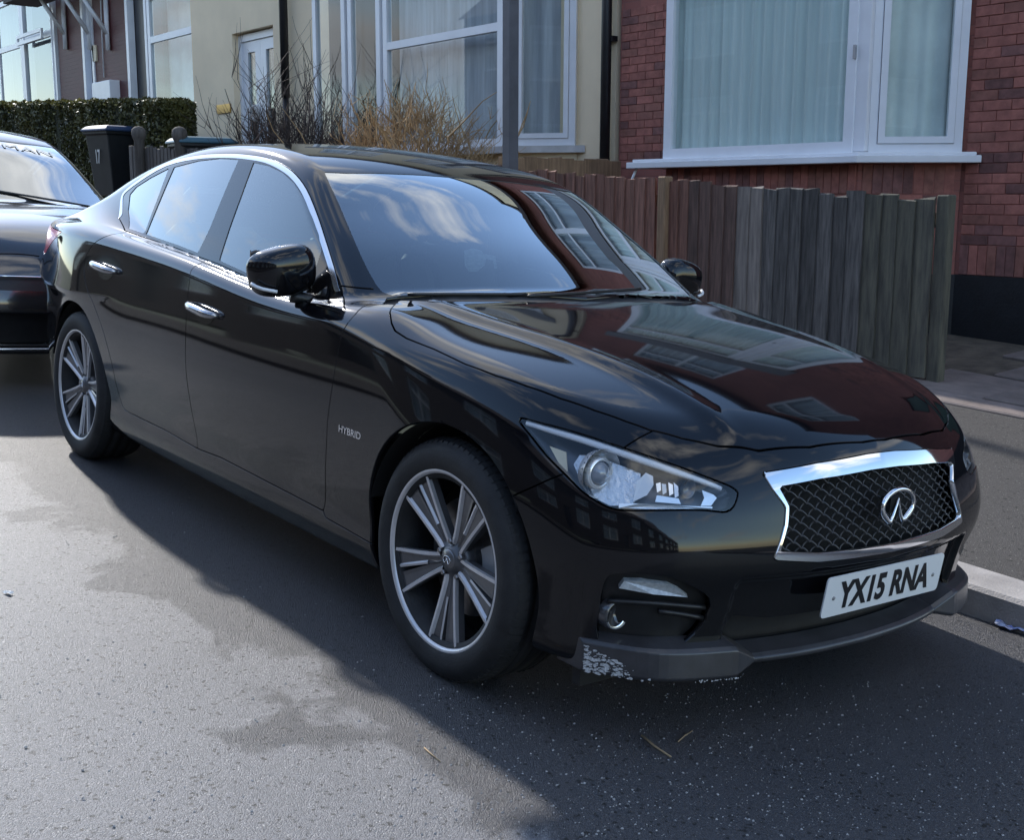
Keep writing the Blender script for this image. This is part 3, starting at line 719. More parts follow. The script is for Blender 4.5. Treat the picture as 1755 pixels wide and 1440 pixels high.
def face_box(mb, fr, u0,u1,z0,z1,d0,d1,bev=0):
    """box on the face: from u0..u1, z0..z1, outwards d0..d1"""
    a,u,n,L = fr
    V = []
    for d in (d0,d1):
        for (uu,zz) in ((u0,z0),(u1,z0),(u1,z1),(u0,z1)): p = a+u*uu+n*d; V.append((p.x,p.y,zz))
    mb.add(V,[(0,1,2,3),(7,6,5,4),(0,4,5,1),(1,5,6,2),(2,6,7,3),(3,7,4,0)]); return mb
def window(parent, fr, u0,u1,z0,z1, cols=1, fw=.06, transom=None, depth=.0, curtain=None, cdist=.10, casement=False, name='window', mid=None, folds=0):
    """white frame proud of the wall, pane, curtain behind"""
    w = MB()
    face_box(w,fr,u0,u1,z0,z0+fw,depth-.03,depth+.045); face_box(w,fr,u0,u1,z1-fw,z1,depth-.03,depth+.045)
    face_box(w,fr,u0,u0+fw,z0+fw,z1-fw,depth-.03,depth+.043); face_box(w,fr,u1-fw,u1,z0+fw,z1-fw,depth-.03,depth+.043)
    for c in range(1,cols): uc = u0+(u1-u0)*c/cols; face_box(w,fr,uc-fw/2,uc+fw/2,z0+fw,z1-fw,depth-.03,depth+.040)
    if transom: face_box(w,fr,u0+fw,u1-fw,transom-fw/2,transom+fw/2,depth-.03,depth+.041)
    if casement:
        i = fw+.004
        for (a,b,c,d) in ((u0+i,u1-i,z0+i,z0+i+.05),(u0+i,u1-i,z1-i-.05,z1-i),(u0+i,u0+i+.05,z0+i+.05,z1-i-.05),(u1-i-.05,u1-i,z0+i+.05,z1-i-.05)): face_box(w,fr,a,b,c,d,depth-.02,depth+.058)
    wo = w.build(name, UPVC, parent)
    pn = MB(); a,u,n,L = fr; V = []
    for (uu,zz) in ((u0+fw*.5,z0+fw*.5),(u1-fw*.5,z0+fw*.5),(u1-fw*.5,z1-fw*.5),(u0+fw*.5,z1-fw*.5)): p = a+u*uu+n*(depth+.012); V.append((p.x,p.y,zz))
    pn.add(V,[(0,1,2,3)]); pn.build('pane', PANE, wo)
    if curtain is not None:
        c = MB(); nn = max(8,int((u1-u0)/.012)); V=[];F=[]
        for i in range(nn+1):
            uu = u0+(u1-u0)*i/nn; off = .018*math.sin(uu*folds*2*math.pi)+.008*math.sin(uu*folds*4.7+1) if folds else 0
            for zz in (z0+.03,z1-.02): p = a+u*uu-n*(cdist-off); V.append((p.x,p.y,zz))
        for i in range(nn): F.append((2*i,2*i+2,2*i+3,2*i+1))
        c.add(V,F,True); c.build('curtain', curtain, wo)
    return wo
def hole_wall(name, fr, z0, z1, holes, th, m, parent, u0=0, u1=None):
    """solid wall slab with rectangular openings: strips between the holes"""
    L = fr[3] if u1 is None else u1; mb = MB()
    us = sorted({u0,L,*[h[0] for h in holes],*[h[1] for h in holes]})
    for a,b in zip(us[:-1],us[1:]):
        hs = sorted([(h[2],h[3]) for h in holes if h[0] <= a+1e-6 and h[1] >= b-1e-6]); z = z0
        for h0,h1 in hs:
            if h0 > z: face_box(mb,fr,a,b,z,h0,-th,0)
            z = h1
        if z < z1: face_box(mb,fr,a,b,z,z1,-th,0)
    return mb.build(name, m, parent)
def pitched_roof(parent, x0, x1, yf, yb, ze, zr, over=.25):
    r = MB(); ym = .5*(yf+yb); t = .12
    for s,(ya,yc) in ((-1,(yf-over,ym)),(1,(yb+over,ym))):
        za = ze-.12; V = [(x0,ya,za),(x1,ya,za),(x1,yc,zr),(x0,yc,zr),(x0,ya,za-t),(x1,ya,za-t),(x1,yc,zr-t),(x0,yc,zr-t)]
        r.add(V,[(0,1,2,3),(7,6,5,4),(0,4,5,1),(1,5,6,2),(2,6,7,3),(3,7,4,0)])
    ro = r.build('roof', TILE, parent); return ro
def house_shell(root, x0, x1, yf, yb, zb, ze, zr, m, holes, th=.25):
    """front wall with openings, side and back walls, roof, floor line"""
    fr = facing((x0,yf),(x1,yf)); hole_wall('front_wall', fr, zb, ze, [(h[0]-x0,h[1]-x0,h[2],h[3]) for h in holes], th, m, root)
    for x in (x0+.1,x1-.1): s = MB(); s.box((x,.5*(yf+th+yb),.5*(zb+ze)),(.18,yb-yf-th,ze-zb)); s.build('side_wall', m, root)
    b = MB(); b.box((.5*(x0+x1),yb+.1,.5*(zb+ze)),(x1-x0,.2,ze-zb)); b.build('back_wall', m, root)
    pitched_roof(root, x0-.0, x1+.0, yf, yb, ze, zr)
    ym = .5*(yf+yb)
    for x in (x0+.1,x1-.1): gb = MB(); gb.add([(x-.08,yf+.1,ze),(x-.08,yb,ze),(x-.08,ym,zr-.25),(x+.08,yf+.1,ze),(x+.08,yb,ze),(x+.08,ym,zr-.25)],[(0,2,1),(3,4,5),(0,1,4,3),(1,2,5,4),(2,0,3,5)]); gb.build('gable', m, root)
    c = MB(); c.box((.5*(x0+x1),ym+.2,ze-.05),(x1-x0-.5,yb-yf-.8,.06)); c.box((.5*(x0+x1),ym+.2,ze-2.6),(x1-x0-.5,yb-yf-.8,.06)); c.box((.5*(x0+x1),yf+1.9,.5*(ze+zb)),(x1-x0-.5,.06,ze-zb-.3)); c.build('interior', ROOM, root)
    return fr
# ---- brick house with the white bay
bh = empty('brick_house','red brick terraced house with white angled bay window and black plinth','house',(0,0,0))
YB, YF = 5.7, 5.2
bx0,bx1 = -6.30,1.9
up_ = [(-5.0,-3.0,4.35,5.6),(-1.6,.2,4.35,5.6)]
house_shell(bh,bx0,bx1,YB,12.2,.0,6.2,8.9,BRICKW,[(-5.1,-2.62,1.66,3.75),(-1.35,-.35,.55,2.75)]+up_)
frW = facing((bx0,YB),(bx1,YB))
for a,b,c,d in up_: window(bh,frW,a-bx0,b-bx0,c,d,2,.07,d-.45,-.08,GREYNET,.15,folds=5)
dr = MB(); face_box(dr,frW,-1.30-bx0,-.40-bx0,.56,2.70,-.16,-.11); do = dr.build('front_door', mat('door_green',(.05,.09,.07),.4), bh)
hd = MB(); face_box(hd,frW,-.52-bx0,-.48-bx0,1.5,1.66,-.109,-.06); hd.build('handle', CHROME, do)
# bay
ZS0 = 1.665
bayF = facing((-5.15,YF),(-3.11,YF)); bayS = facing((-3.11,YF),(-2.55,YB)); bayL = facing((-5.15,YB),(-5.15,YF+.001))
bb = MB(); bb.prism([(-5.15,YB-.01),(-5.15,YF),(-3.11,YF),(-2.55,YB-.01)],.0,ZS0-.03); bb.build('bay_base', BRICKW, bh)
br_ = MB(); br_.prism([(-5.25,YB-.01),(-5.25,YF-.1),(-3.07,YF-.1),(-2.43,YB-.01)],3.78,4.1); br_.build('bay_roof', mat('lead_grey',(.16,.16,.17),.6), bh)
sl = MB(); sl.prism([(-5.42,YB-.01),(-5.50,YF-.16),(-3.02,YF-.16),(-2.38,YB-.02)],ZS0-.035,ZS0+.02); sl.prism([(-5.40,YB-.01),(-5.46,YF-.12),(-3.035,YF-.12),(-2.42,YB-.02)],ZS0+.02,ZS0+.045); sl.build('window_sill', UPVC, bh, bevel=.006)
cst = MB(); cst.box((-3.11+.005,YF+.03,.5*(ZS0+.05+3.78)),(.13,.12,3.78-ZS0-.05)); cst.build('corner_post', UPVC, bh, bevel=.01)
cst = MB(); cst.box((-5.15,YB-.25,.5*(ZS0+.05+3.78)),(.05,.48,3.78-ZS0-.05)); cst.build('bay_cheek', UPVC, bh)
window(bh,bayF,.0,2.0,ZS0+.046,3.77,1,.085,3.25,0,BLIND,.07,folds=9)
window(bh,bayS,.06,.735,ZS0+.046,3.77,1,.06,3.25,0,NET,.07,casement=True,folds=7)
hk = MB(); hk.box((-3.16,YF-.05,2.45),(.02,.02,.10)); hk.build('window_catch', mat('steel_grey',(.4,.4,.42),.4,.6), bh)
ov = MB(); ov.tube([(-5.42,5.10,1.63),(-5.45,5.08,1.55),(-5.53,5.05,1.35),(-5.55,5.04,1.28)],.012,7); ov.build('overflow_pipe', UPVC, bh)
pl = MB(); face_box(pl,frW,-2.575-bx0,bx1-bx0-.01,.0,.80,0,.022); pl.build('plinth', PLINTH, bh)
pl = MB(); pl.prism([(-5.17,YB-.02),(-5.17,YF-.02),(-3.105,YF-.02),(-2.535,YB-.02)],.0,.80); pl.build('plinth', PLINTH, bh)
# single bricks where the picture shows them
bmesh_ = {}
def brick_mesh(L,h,d,k):
    key = (round(L,3),round(h,3),k)
    if key not in bmesh_:
        m_ = MB(); m_.box((0,0,0),(L,d,h),bev=.003); o = m_.build('brick',BRICKS[k]); bmesh_[key] = o.data; bpy.data.objects.remove(o)
    return bmesh_[key]
def lay_bricks(fr, u0,u1,z0,z1, soldier=None):
    a,u,n,L = fr; z = z0; r = 0; ang = math.atan2(u.y,u.x)
    while z < z1-.03:
        hh = .075
        if soldier and soldier[0]-.01 < z < soldier[1]:
            w = .075; uu = u0
            while uu < u1-.02:
                k = 1 if RNG.random()<.35 else (2 if RNG.random()<.3 else 0)
                o = bpy.data.objects.new('brick',brick_mesh(.070,.220,.014,k)); link(o,bh); p = a+u*(uu+w/2)+n*.001; o.location = (p.x,p.y,z+.1125); o.rotation_euler = (0,0,ang); uu += w
            z += .225; continue
        uu = u0-(.1125 if r%2 else 0)
        while uu < u1-.01:
            b0 = max(uu,u0); b1 = min(uu+.225,u1)
            if b1-b0 > .05:
                k = 1 if RNG.random()<.16 else (2 if RNG.random()<.25 else 0); Lb = round(b1-b0-.006,3)
                o = bpy.data.objects.new('brick',brick_mesh(Lb,.070,.014,k)); link(o,bh); p = a+u*(.5*(b0+b1))+n*.001; o.location = (p.x,p.y+RNG.uniform(-.002,.002),z+.0375); o.rotation_euler = (0,0,ang)
            uu += .225
        z += hh; r += 1
lay_bricks(frW,-2.52-bx0,-1.72-bx0,.80,3.30,(.80,.83))
lay_bricks(frW,-6.28-bx0,-5.16-bx0,1.66,3.15)
lay_bricks((bayF[0],bayF[1],bayF[2],bayF[3]),.0,2.03,1.40,1.62,(1.39,1.42))
lay_bricks(bayS,.03,.72,1.02,1.395)
lay_bricks(bayS,.03,.72,1.40,1.62,(1.39,1.42))
# ---- downpipe on the party line
dp = empty('downpipe','black drainpipe between the cream and brick houses','pipe')
t = MB(); t.tube([(-6.42,5.62,.4),(-6.42,5.62,6.0)],.052,12); t.build('pipe', BLACKPIPE, dp)
for z in (1.2,2.9,4.6): t = MB(); t.box((-6.42,5.66,z),(.16,.07,.05)); t.build('bracket', BLACKPIPE, dp)
# ---- cream house
ch = empty('cream_house','cream rendered terraced house with large net-curtained bay and glazed door','house')
cx0,cx1 = -16.3,-6.36
px = lambda l,Y: pxw_y(l,Y)
ZC = 1.9
dX = px([(408,62),(479,62)],5.8)[:,0]
house_shell(ch,cx0,cx1,YB,12.2,.0,7.3,10.0,CREAM,[(dX[0],dX[1],.9,3.80),(-11.6,-7.2,ZC,3.95),(-15.9,-15.0,4.8,6.0),(-12,-10,4.75,6.1),(-9,-7.4,4.75,6.1)])
frC = facing((cx0,YB),(cx1,YB))
for a,b,c,d in ((-15.9,-15.0,4.8,6.0),(-12,-10,4.75,6.1),(-9,-7.4,4.75,6.1)): window(ch,frC,a-cx0,b-cx0,c,d,2,.07,d-.4,-.08,GREYNET,.15,folds=4)
# glazed double door in its reveal
w = dX[1]-dX[0]; u0 = dX[0]-cx0
df = MB(); face_box(df,frC,u0,u0+.07,.92,3.78,-.2,-.10); face_box(df,frC,u0+w-.07,u0+w,.92,3.78,-.2,-.10); face_box(df,frC,u0+.07,u0+w-.07,3.68,3.78,-.2,-.101); dfo = df.build('door_frame', UPVC, ch)
for k in (0,1):
    a_ = u0+.075+k*(w-.15)/2; b_ = a_+(w-.15)/2-.006; d_ = MB(); z0,z1 = .93,3.675
    sw_ = .17
    for (p,q,r,s) in ((a_,a_+sw_,z0,z1),(b_-sw_,b_,z0,z1),(a_+sw_,b_-sw_,z0,z0+.25),(a_+sw_,b_-sw_,z1-.16,z1)): face_box(d_,frC,p,q,r,s,-.185,-.13)
    do = d_.build('door_leaf', UPVC, ch); g_ = MB(); face_box(g_,frC,a_+sw_-.01,b_-sw_+.01,z0+.24,z1-.15,-.165,-.155); g_.build('pane', PANE, do); g2 = MB(); face_box(g2,frC,a_+sw_-.01,b_-sw_+.01,z0+.24,z1-.15,-.20,-.18); g2.build('door_lining', ROOM, do)
    if k==0:
        wr = MB(); c_ = frC[0]+frC[1]*(.5*(a_+b_)+.1)+frC[2]*-.10; wr.tube([(c_.x+.10*math.cos(t_),c_.y,2.62+.10*math.sin(t_)) for t_ in np.linspace(0,2*math.pi,16)[:-1]],.035,7,closed=True); wr.build('door_wreath', mat('wreath_white',(.6,.58,.55),.8,var=.4,vscale=30), do)
bp_ = px([(372,180),(395,180),(395,195),(372,195)],5.69); q = MB(); face_box(q,frC,bp_[0,0]-cx0,bp_[1,0]-cx0,bp_[3,2],bp_[0,2],.0,.02); q.build('brass_plate', mat('brass',(.45,.28,.07),.35,.8), ch)
# its bay
yb = 5.3; X = px([(548,150),(593,150),(606,150),(653,150),(664,150),(862,150)],yb)[:,0]; xs0,xs1 = X[0]-.1,X[-1]+.12
cbF = facing((xs0,yb),(xs1,yb)); cbS = facing((xs1,yb),(xs1+.62,YB))
q = MB(); q.prism([(xs0,YB-.01),(xs0,yb),(xs1,yb),(xs1+.62,YB-.01)],.3,ZC); q.build('bay_base', CREAM, ch)
q = MB(); q.prism([(xs0-.1,YB-.01),(xs0-.1,yb-.1),(xs1+.05,yb-.1),(xs1+.75,YB-.01)],3.98,4.3); q.build('bay_roof', mat('lead_grey'), ch)
q = MB(); q.prism([(xs0-.06,YB-.01),(xs0-.06,yb-.12),(xs1+.05,yb-.12),(xs1+.74,YB-.01)],ZC-.07,ZC); q.build('window_sill', mat('stone_sill',(.55,.53,.52),.7,var=.15), ch)
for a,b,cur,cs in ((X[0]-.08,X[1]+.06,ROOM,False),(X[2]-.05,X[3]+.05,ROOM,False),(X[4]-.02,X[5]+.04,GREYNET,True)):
    window(ch,cbF,a-xs0,b-xs0,ZC+.003,3.97,1,.085,3.12 if cs else None,0,cur,.2,folds=3 if cs else 0)
window(ch,cbS,.02,cbS[3]-.02,ZC+.003,3.97,1,.07,None,0,GREYNET,.2,casement=True,folds=4)
q = MB(); q.box((xs1+.0,yb+.03,.5*(ZC+3.97)),(.14,.10,3.97-ZC-.01)); q.build('corner_post', UPVC, ch)
q = MB(); P2 = px([(490,100)],5.62)[0]; q.tube([(P2[0],5.60,2.75),(P2[0],5.60,6.3)],.06,10); q.tube([(P2[0],5.60,2.75),(P2[0]+.02,5.60,.8)],.045,10); q.build('downpipe', BLACKPIPE, ch)
# ---- maroon houses further up the street
YM = 6.1
mh = empty('maroon_house','dark maroon brick house with white door frames and bracketed porch, behind the hedge','house')
mx0,mx1 = -33.0,-16.32
MX = lambda p: float(px([(p,100)],YM)[0,0]); MZ = lambda p,z: float(px([(p,z)],YM)[0,2])
wl_ = (MX(-70),MX(101),MZ(50,165),MZ(50,5)); wr_ = (MX(258),MX(345),MZ(290,175),MZ(290,5)); d1 = (MX(144),MX(163),1.2,MZ(150,-20)); d2 = (MX(220),MX(256),1.2,MZ(240,-20))
house_shell(mh,mx0,mx1,YM,12.4,.3,7.6,10.2,MAROON,[(wl_[0],wl_[1],wl_[2]-.5,wl_[3]+.3),(wr_[0],wr_[1],wr_[2]-.3,wr_[3]+.3),d1,d2,(-30,-28,6,7.2),(-21.5,-19.5,6,7.2)])
frM = facing((mx0,YM),(mx1,YM))
for a,b,c,d in ((-30,-28,6,7.2),(-21.5,-19.5,6,7.2)): window(mh,frM,a-mx0,b-mx0,c,d,2,.07,d-.4,-.08,GREYNET,.15,folds=4)
tz = MZ(20,82)
window(mh,frM,wl_[0]-mx0,MX(42)-mx0,wl_[2]-.45,wl_[3]+.25,3,.11,tz,.0,mat('dim_curtain',(.16,.17,.19),.9,var=.4,vscale=2,stretch=(5,5,.3)),.25,folds=3)
window(mh,frM,MX(42)-mx0+.01,MX(99)-mx0,wl_[2]-.45,wl_[3]+.25,1,.14,tz+.05,.0,ROOM,.3,casement=True)
ov_ = MB(); a0,a1 = MX(46)-mx0,MX(90)-mx0; z0,z1 = MZ(70,72),MZ(70,54)
for (p,q_,r,s) in ((a0,a1,z0,z0+.07),(a0,a1,z1-.07,z1),(a0,a0+.07,z0+.07,z1-.07),(a1-.07,a1,z0+.07,z1-.07)): face_box(ov_,frM,p,q_,r,s,.16,.21)
ov_.build('open_vent', UPVC, mh)
window(mh,frM,wr_[0]-mx0+.02,wr_[1]-mx0,wr_[2]-.25,wr_[3]+.25,1,.11,MZ(295,60),.0,NET,.35,folds=2)
for k,(a,b,c,d) in enumerate((d1,d2)):
    q = MB(); face_box(q,frM,a-mx0,a-mx0+.12,c,d,-.1,.03); face_box(q,frM,b-mx0-.10,b-mx0,c,d,-.1,.03); fo = q.build('door_frame', UPVC, mh)
    q = MB(); face_box(q,frM,a-mx0+.12,b-mx0-.10,c,d,-.16,-.11); do = q.build('front_door', mat('door_white_blue',(.55,.58,.68),.4) if k==0 else mat('door_dark',(.02,.02,.025),.4), mh)
    if k==0: q = MB(); face_box(q,frM,b-mx0-.22,b-mx0-.18,2.6,2.85,-.109,-.06); q.build('handle', BLACKPIPE, do)
mb_ = px([(170,143),(201,143),(201,175),(170,175)],YM-.05); q = MB(); face_box(q,frM,mb_[0,0]-mx0,mb_[1,0]-mx0,1.9,mb_[0,2],.0,.2); q.build('meter_box', UPVC, mh, bevel=.01)
nb_ = px([(158,78),(166,104)],YM-.02); q = MB(); face_box(q,frM,nb_[0,0]-mx0,nb_[1,0]-mx0,nb_[1,2],nb_[0,2],.0,.03); q.build('number_board', mat('cream_board',(.7,.6,.42),.6), mh)
for p0 in (118,160,191):
    q = MB(); x = MX(p0); z = MZ(p0,62); q.tube([(x,YM-.05,z-.25),(x,YM-.05,z+.72)],.05,4); q.tube([(x,YM-.06,z+.05),(x-.03,YM-.50,z+.72)],.045,4); q.build('porch_bracket', UPVC, mh)
q = MB(); q.box((.5*(MX(90)+MX(200)),YM-.5,MZ(120,62)+.80),(MX(200)-MX(90)+.6,.7,.14)); q.build('porch_roof', TILE, mh)
q = MB(); c_ = px([(176,60),(178,132)],YM-.02); q.tube([(c_[0,0],YM-.02,c_[0,2]+1),(c_[1,0],YM-.02,c_[1,2])],.012,5); q.build('cable', UPVC, mh)
# ---- houses across the road, seen only as reflections
oh = empty('opposite_house','brick terraced house across the road, reflected in the parked cars','house',group='terrace across the road')
def opp(root):
    L = 9.0; fr = facing((0,-11.2),(L,-11.2)); fr = (fr[0],fr[1],Vector((0,1,0)),fr[3])
    hs = [(1,3,1.2,2.9),(1,3,3.9,5.2),(5.6,7.6,1.2,2.9),(5.6,7.6,3.9,5.2),(3.9,4.8,.2,2.4)]
    hole_wall('front_wall',fr,-.3,5.7,hs,.3,OPPB,root)
    for h in hs[:4]: window(root,fr,h[0],h[1],h[2],h[3],2,.07,h[3]-.4,-.1,GREYNET,.2)
    q = MB(); face_box(q,fr,3.9,4.8,.2,2.4,-.2,-.15); q.build('front_door', mat('door_dark'), root)
    r = MB(); r.add([(0,-10.9,5.6),(L,-10.9,5.6),(L,-14.4,8.2),(0,-14.4,8.2),(L,-18,5.6),(0,-18,5.6)],[(0,1,2,3),(3,2,4,5)]); r.build('roof', TILE, root)
    b = MB(); b.box((L/2,-14.6,2.6),(L,6.2,5.8)); b.build('interior', ROOM, root)
opp(oh); oh.location = (-13,0,.75)
for k,x in enumerate((-31,-22,-4,5,14,23,32)):
    c = copy_tree(oh); c.location = (x,0,-.048*x+.1)
# ---------------------------------------------------------------- fences
BROWN = mat('fence_red_brown',(.20,.095,.068),.85,var=.45,vscale=5,bump=.35,bscale=50,objvar=.22,stretch=(9,9,.8))
DKBROWN = mat('fence_dark_brown',(.125,.073,.058),.85,var=.45,vscale=5,bump=.35,bscale=50,objvar=.2,stretch=(9,9,.8))
PALEW = mat('fence_pale_wood',(.23,.195,.17),.85,var=.3,vscale=5,bump=.35,bscale=50,objvar=.15,stretch=(9,9,.8))
SLATE = mat('fence_slate_wood',(.095,.086,.08),.85,var=.5,vscale=5,bump=.4,bscale=50,objvar=.3,stretch=(9,9,.8))
MOSSY = mat('fence_mossy_wood',(.112,.104,.09),.9,var=.55,vscale=4,bump=.4,bscale=50,objvar=.3,stretch=(7,7,.8),col2=(.135,.125,.09))
TANW = mat('fence_tan_wood',(.27,.17,.10),.85,var=.3,vscale=5,bump=.3,bscale=50,objvar=.15,stretch=(9,9,.8))
GREYW = mat('fence_grey_wood',(.12,.105,.095),.9,var=.35,vscale=5,bump=.3,bscale=50,objvar=.15,stretch=(9,9,.8))
def board(root, p, u, n, w, z0, z1, m, lean=0.0, t=(.008,.019)):
    """feather-edge board at p, along u, outward n; thin edge tucked under its neighbour"""
    mb = MB(); V=[]; ni = 5
    for i in range(ni+1):
        z = (z1-z0)*i/ni; wob = RNG.uniform(-.002,.002)
        top = 1.0 if i<ni else 0
        for a,d in ((0,0),(w,0),(w,t[1]),(0,t[0])):
            q = Vector(u)*(a+wob+lean*z)+Vector(n)*d; V.append((q.x,q.y,z+(RNG.uniform(-.012,.008) if i==ni else 0)))
    F = [(0,3,2,1),tuple(range(ni*4,ni*4+4))]
    for i in range(ni):
        for k in range(4): F.append((i*4+k,i*4+(k+1)%4,i*4+4+(k+1)%4,i*4+4+k))
    mb.add(V,F); o = mb.build('board', m, root); o.location = (p[0],p[1],z0); return o
ff = empty('front_fence','weathered vertical board fence in front of the brick house, reddish boards fading to mossy grey','fence')
x = -1.66; i = 0
ftop = lambda x: 1.36+.060*(-1.68-x)
while x > -6.05:
    w = .118+RNG.uniform(-.012,.014)
    if -3.16 < x < -2.93: m_ = PALEW
    elif x > -2.1: m_ = MOSSY
    elif x > -2.93: m_ = SLATE
    elif x > -3.62: m_ = DKBROWN
    else: m_ = BROWN
    if not (-4.02 < x < -3.86):
        board(ff,(x-w,3.985+RNG.uniform(-.004,.004),0),(1,0,0),(0,-1,0),w+.016,zpave(x,4)+.02,ftop(x)+RNG.uniform(-.018,.018),m_,RNG.uniform(-.008,.008))
    x -= w
for z,h in ((.35,.09),(.95,.09)):
    r = MB(); r.add([(-1.6,4.0,zpave(-1.6,4)+z),(-6.1,4.0,zpave(-6.1,4)+z),(-6.1,4.05,zpave(-6.1,4)+z),(-1.6,4.05,zpave(-1.6,4)+z)]+[(-1.6,4.0,zpave(-1.6,4)+z+h),(-6.1,4.0,zpave(-6.1,4)+z+h),(-6.1,4.05,zpave(-6.1,4)+z+h),(-1.6,4.05,zpave(-1.6,4)+z+h)],[(0,1,2,3),(7,6,5,4),(0,4,5,1),(1,5,6,2),(2,6,7,3),(3,7,4,0)]); r.build('rail', DKBROWN, ff)
for x,m_,dy in ((-1.60,MOSSY,.02),(-3.94,TANW,-.03),(-6.12,DKBROWN,.04)):
    r = MB(); z0 = zpave(x,4)-.05; h = ftop(x)+.03-z0; r.box((0,0,h/2),(.085,.085,h),bev=.008); o = r.build('post', m_, ff); o.location = (x,4.0+dy,z0)
df_ = empty('dividing_fence','tan board fence running back to the house wall between the two front yards','fence')
y = 4.12
while y < 5.58:
    w = .15+RNG.uniform(-.012,.014); board(df_,(-6.20,y,0),(0,1,0),(1,0,0),w+.012,zpave(-6.2,y)-.02,1.735+RNG.uniform(-.012,.012),TANW); y += w
r = MB(); r.box((-6.23,4.85,1.45),(.05,1.5,.08)); r.build('rail', TANW, df_)
lf = empty('low_fence','low grey board fence with round-topped posts beside the wheeled bins','fence')
LX = [float(pxw_y([(p,260)],3.75)[0,0]) for p in (222,248,318,420)]
x = LX[0]
while x < LX[3]:
    w = .12+RNG.uniform(-.01,.01); board(lf,(x,3.75,0),(1,0,0),(0,-1,0),w+.01,zpave(x,3.75),2.05+SX*(x+13.4)+RNG.uniform(-.02,.02)-.02,GREYW); x += w
for x in (LX[1],LX[2]):
    r = MB(); z1 = 2.14+SX*(x+13.4); z0 = zpave(x,3.7); r.lathe([(.07,z0),(.07,z1-.02),(.085,z1+.0),(.10,z1+.06),(.09,z1+.12),(.05,z1+.155),(0,z1+.165)],'Z',(x,3.68,0),14); r.build('post', GREYW, lf)
# ---------------------------------------------------------------- hedge
LEAF = mat('hedge_leaf',(.05,.066,.018),.55,var=.55,vscale=2.4,col2=(.12,.11,.03),detail=8)
LEAFT = mat('hedge_sun_painted_leaf',(.20,.19,.04),.5,var=.4,vscale=3,col2=(.33,.27,.06),detail=8)  # yellower leaf colour that paints sunlight onto the hedge top
TWIGD = mat('dark_twig',(.055,.04,.035),.85,var=.3,vscale=6)
TWIGT = mat('tan_twig',(.40,.265,.135),.85,var=.35,vscale=6)
hedge = empty('hedge','long clipped green hedge with sunlit top in front of the maroon houses','hedge',(-18.9,4.6,0))
hx0,hx1,hy0,hy1 = -25.0,-13.9,4.15,4.65
htop = lambda x: 2.70-.052*(x+13.64)
n = 46000; A = RNG.random(n)
xs = RNG.uniform(hx0,hx1,n); face = RNG.choice(3,n,p=[.50,.36,.14])
ys = np.where(face==0,hy0+RNG.exponential(.045,n)-.02,np.where(face==1,RNG.uniform(hy0,hy1,n),RNG.uniform(hy0,hy1,n)))
end = face==2; xs = np.where(end,hx1-RNG.exponential(.04,n)+.03,xs)
lump = .05*np.sin(xs*2.3)+.03*np.sin(xs*5.1+1)+.02*np.sin(xs*11+ys*7)
zt = htop(xs); zb_ = np.array([zpave(a,4.4) for a in xs])
zs = np.where(face==1,zt-RNG.exponential(.035,n)+.035*np.sin(xs*9)*np.sin(ys*8),zb_+.1+(zt-zb_-.12)*RNG.random(n)**.8)
ys = np.where(face==0,ys+lump*(zt-zs<1.5),ys)

c = np.stack([xs,ys,zs],1)-[-18.9,4.6,0]
d1 = RNG.normal(size=(n,3)); d1 /= np.linalg.norm(d1,axis=1)[:,None]; d2 = np.cross(d1,RNG.normal(size=(n,3))); d2 /= np.linalg.norm(d2,axis=1)[:,None]
L = RNG.uniform(.022,.042,n)[:,None]; Wd = L*.55
V = np.stack([c-d1*L,c+d2*Wd,c+d1*L,c-d2*Wd],1).reshape(-1,3); F = np.arange(4*n).reshape(-1,4)
tp = (face==1)&(RNG.random(n)<np.clip((-16.0-xs)/3+.25,.12,.75)); V4 = V.reshape(-1,4,3)  # top leaves that take the painted sun colour, more of them up the street
for nm_,mk,mm_ in (('leaves',~tp,LEAF),('sun_painted_leaves',tp,LEAFT)): o = mesh_obj(nm_, V4[mk].reshape(-1,3), np.arange(4*mk.sum()).reshape(-1,4), mm_, hedge); tag(o, kind='stuff')
co = MB(); co.add([(a-(-18.9),b-4.6,zz) for a in (hx0,hx1-.06) for b in (hy0+.07,hy1-.05) for zz in (zpave(a,4.4),htop(a)-.07)],[(0,1,3,2),(4,6,7,5),(0,4,5,1),(2,3,7,6),(0,2,6,4),(1,5,7,3)]); co.build('twig_core', mat('hedge_core',(.018,.022,.008),.95,var=.5,vscale=6), hedge)
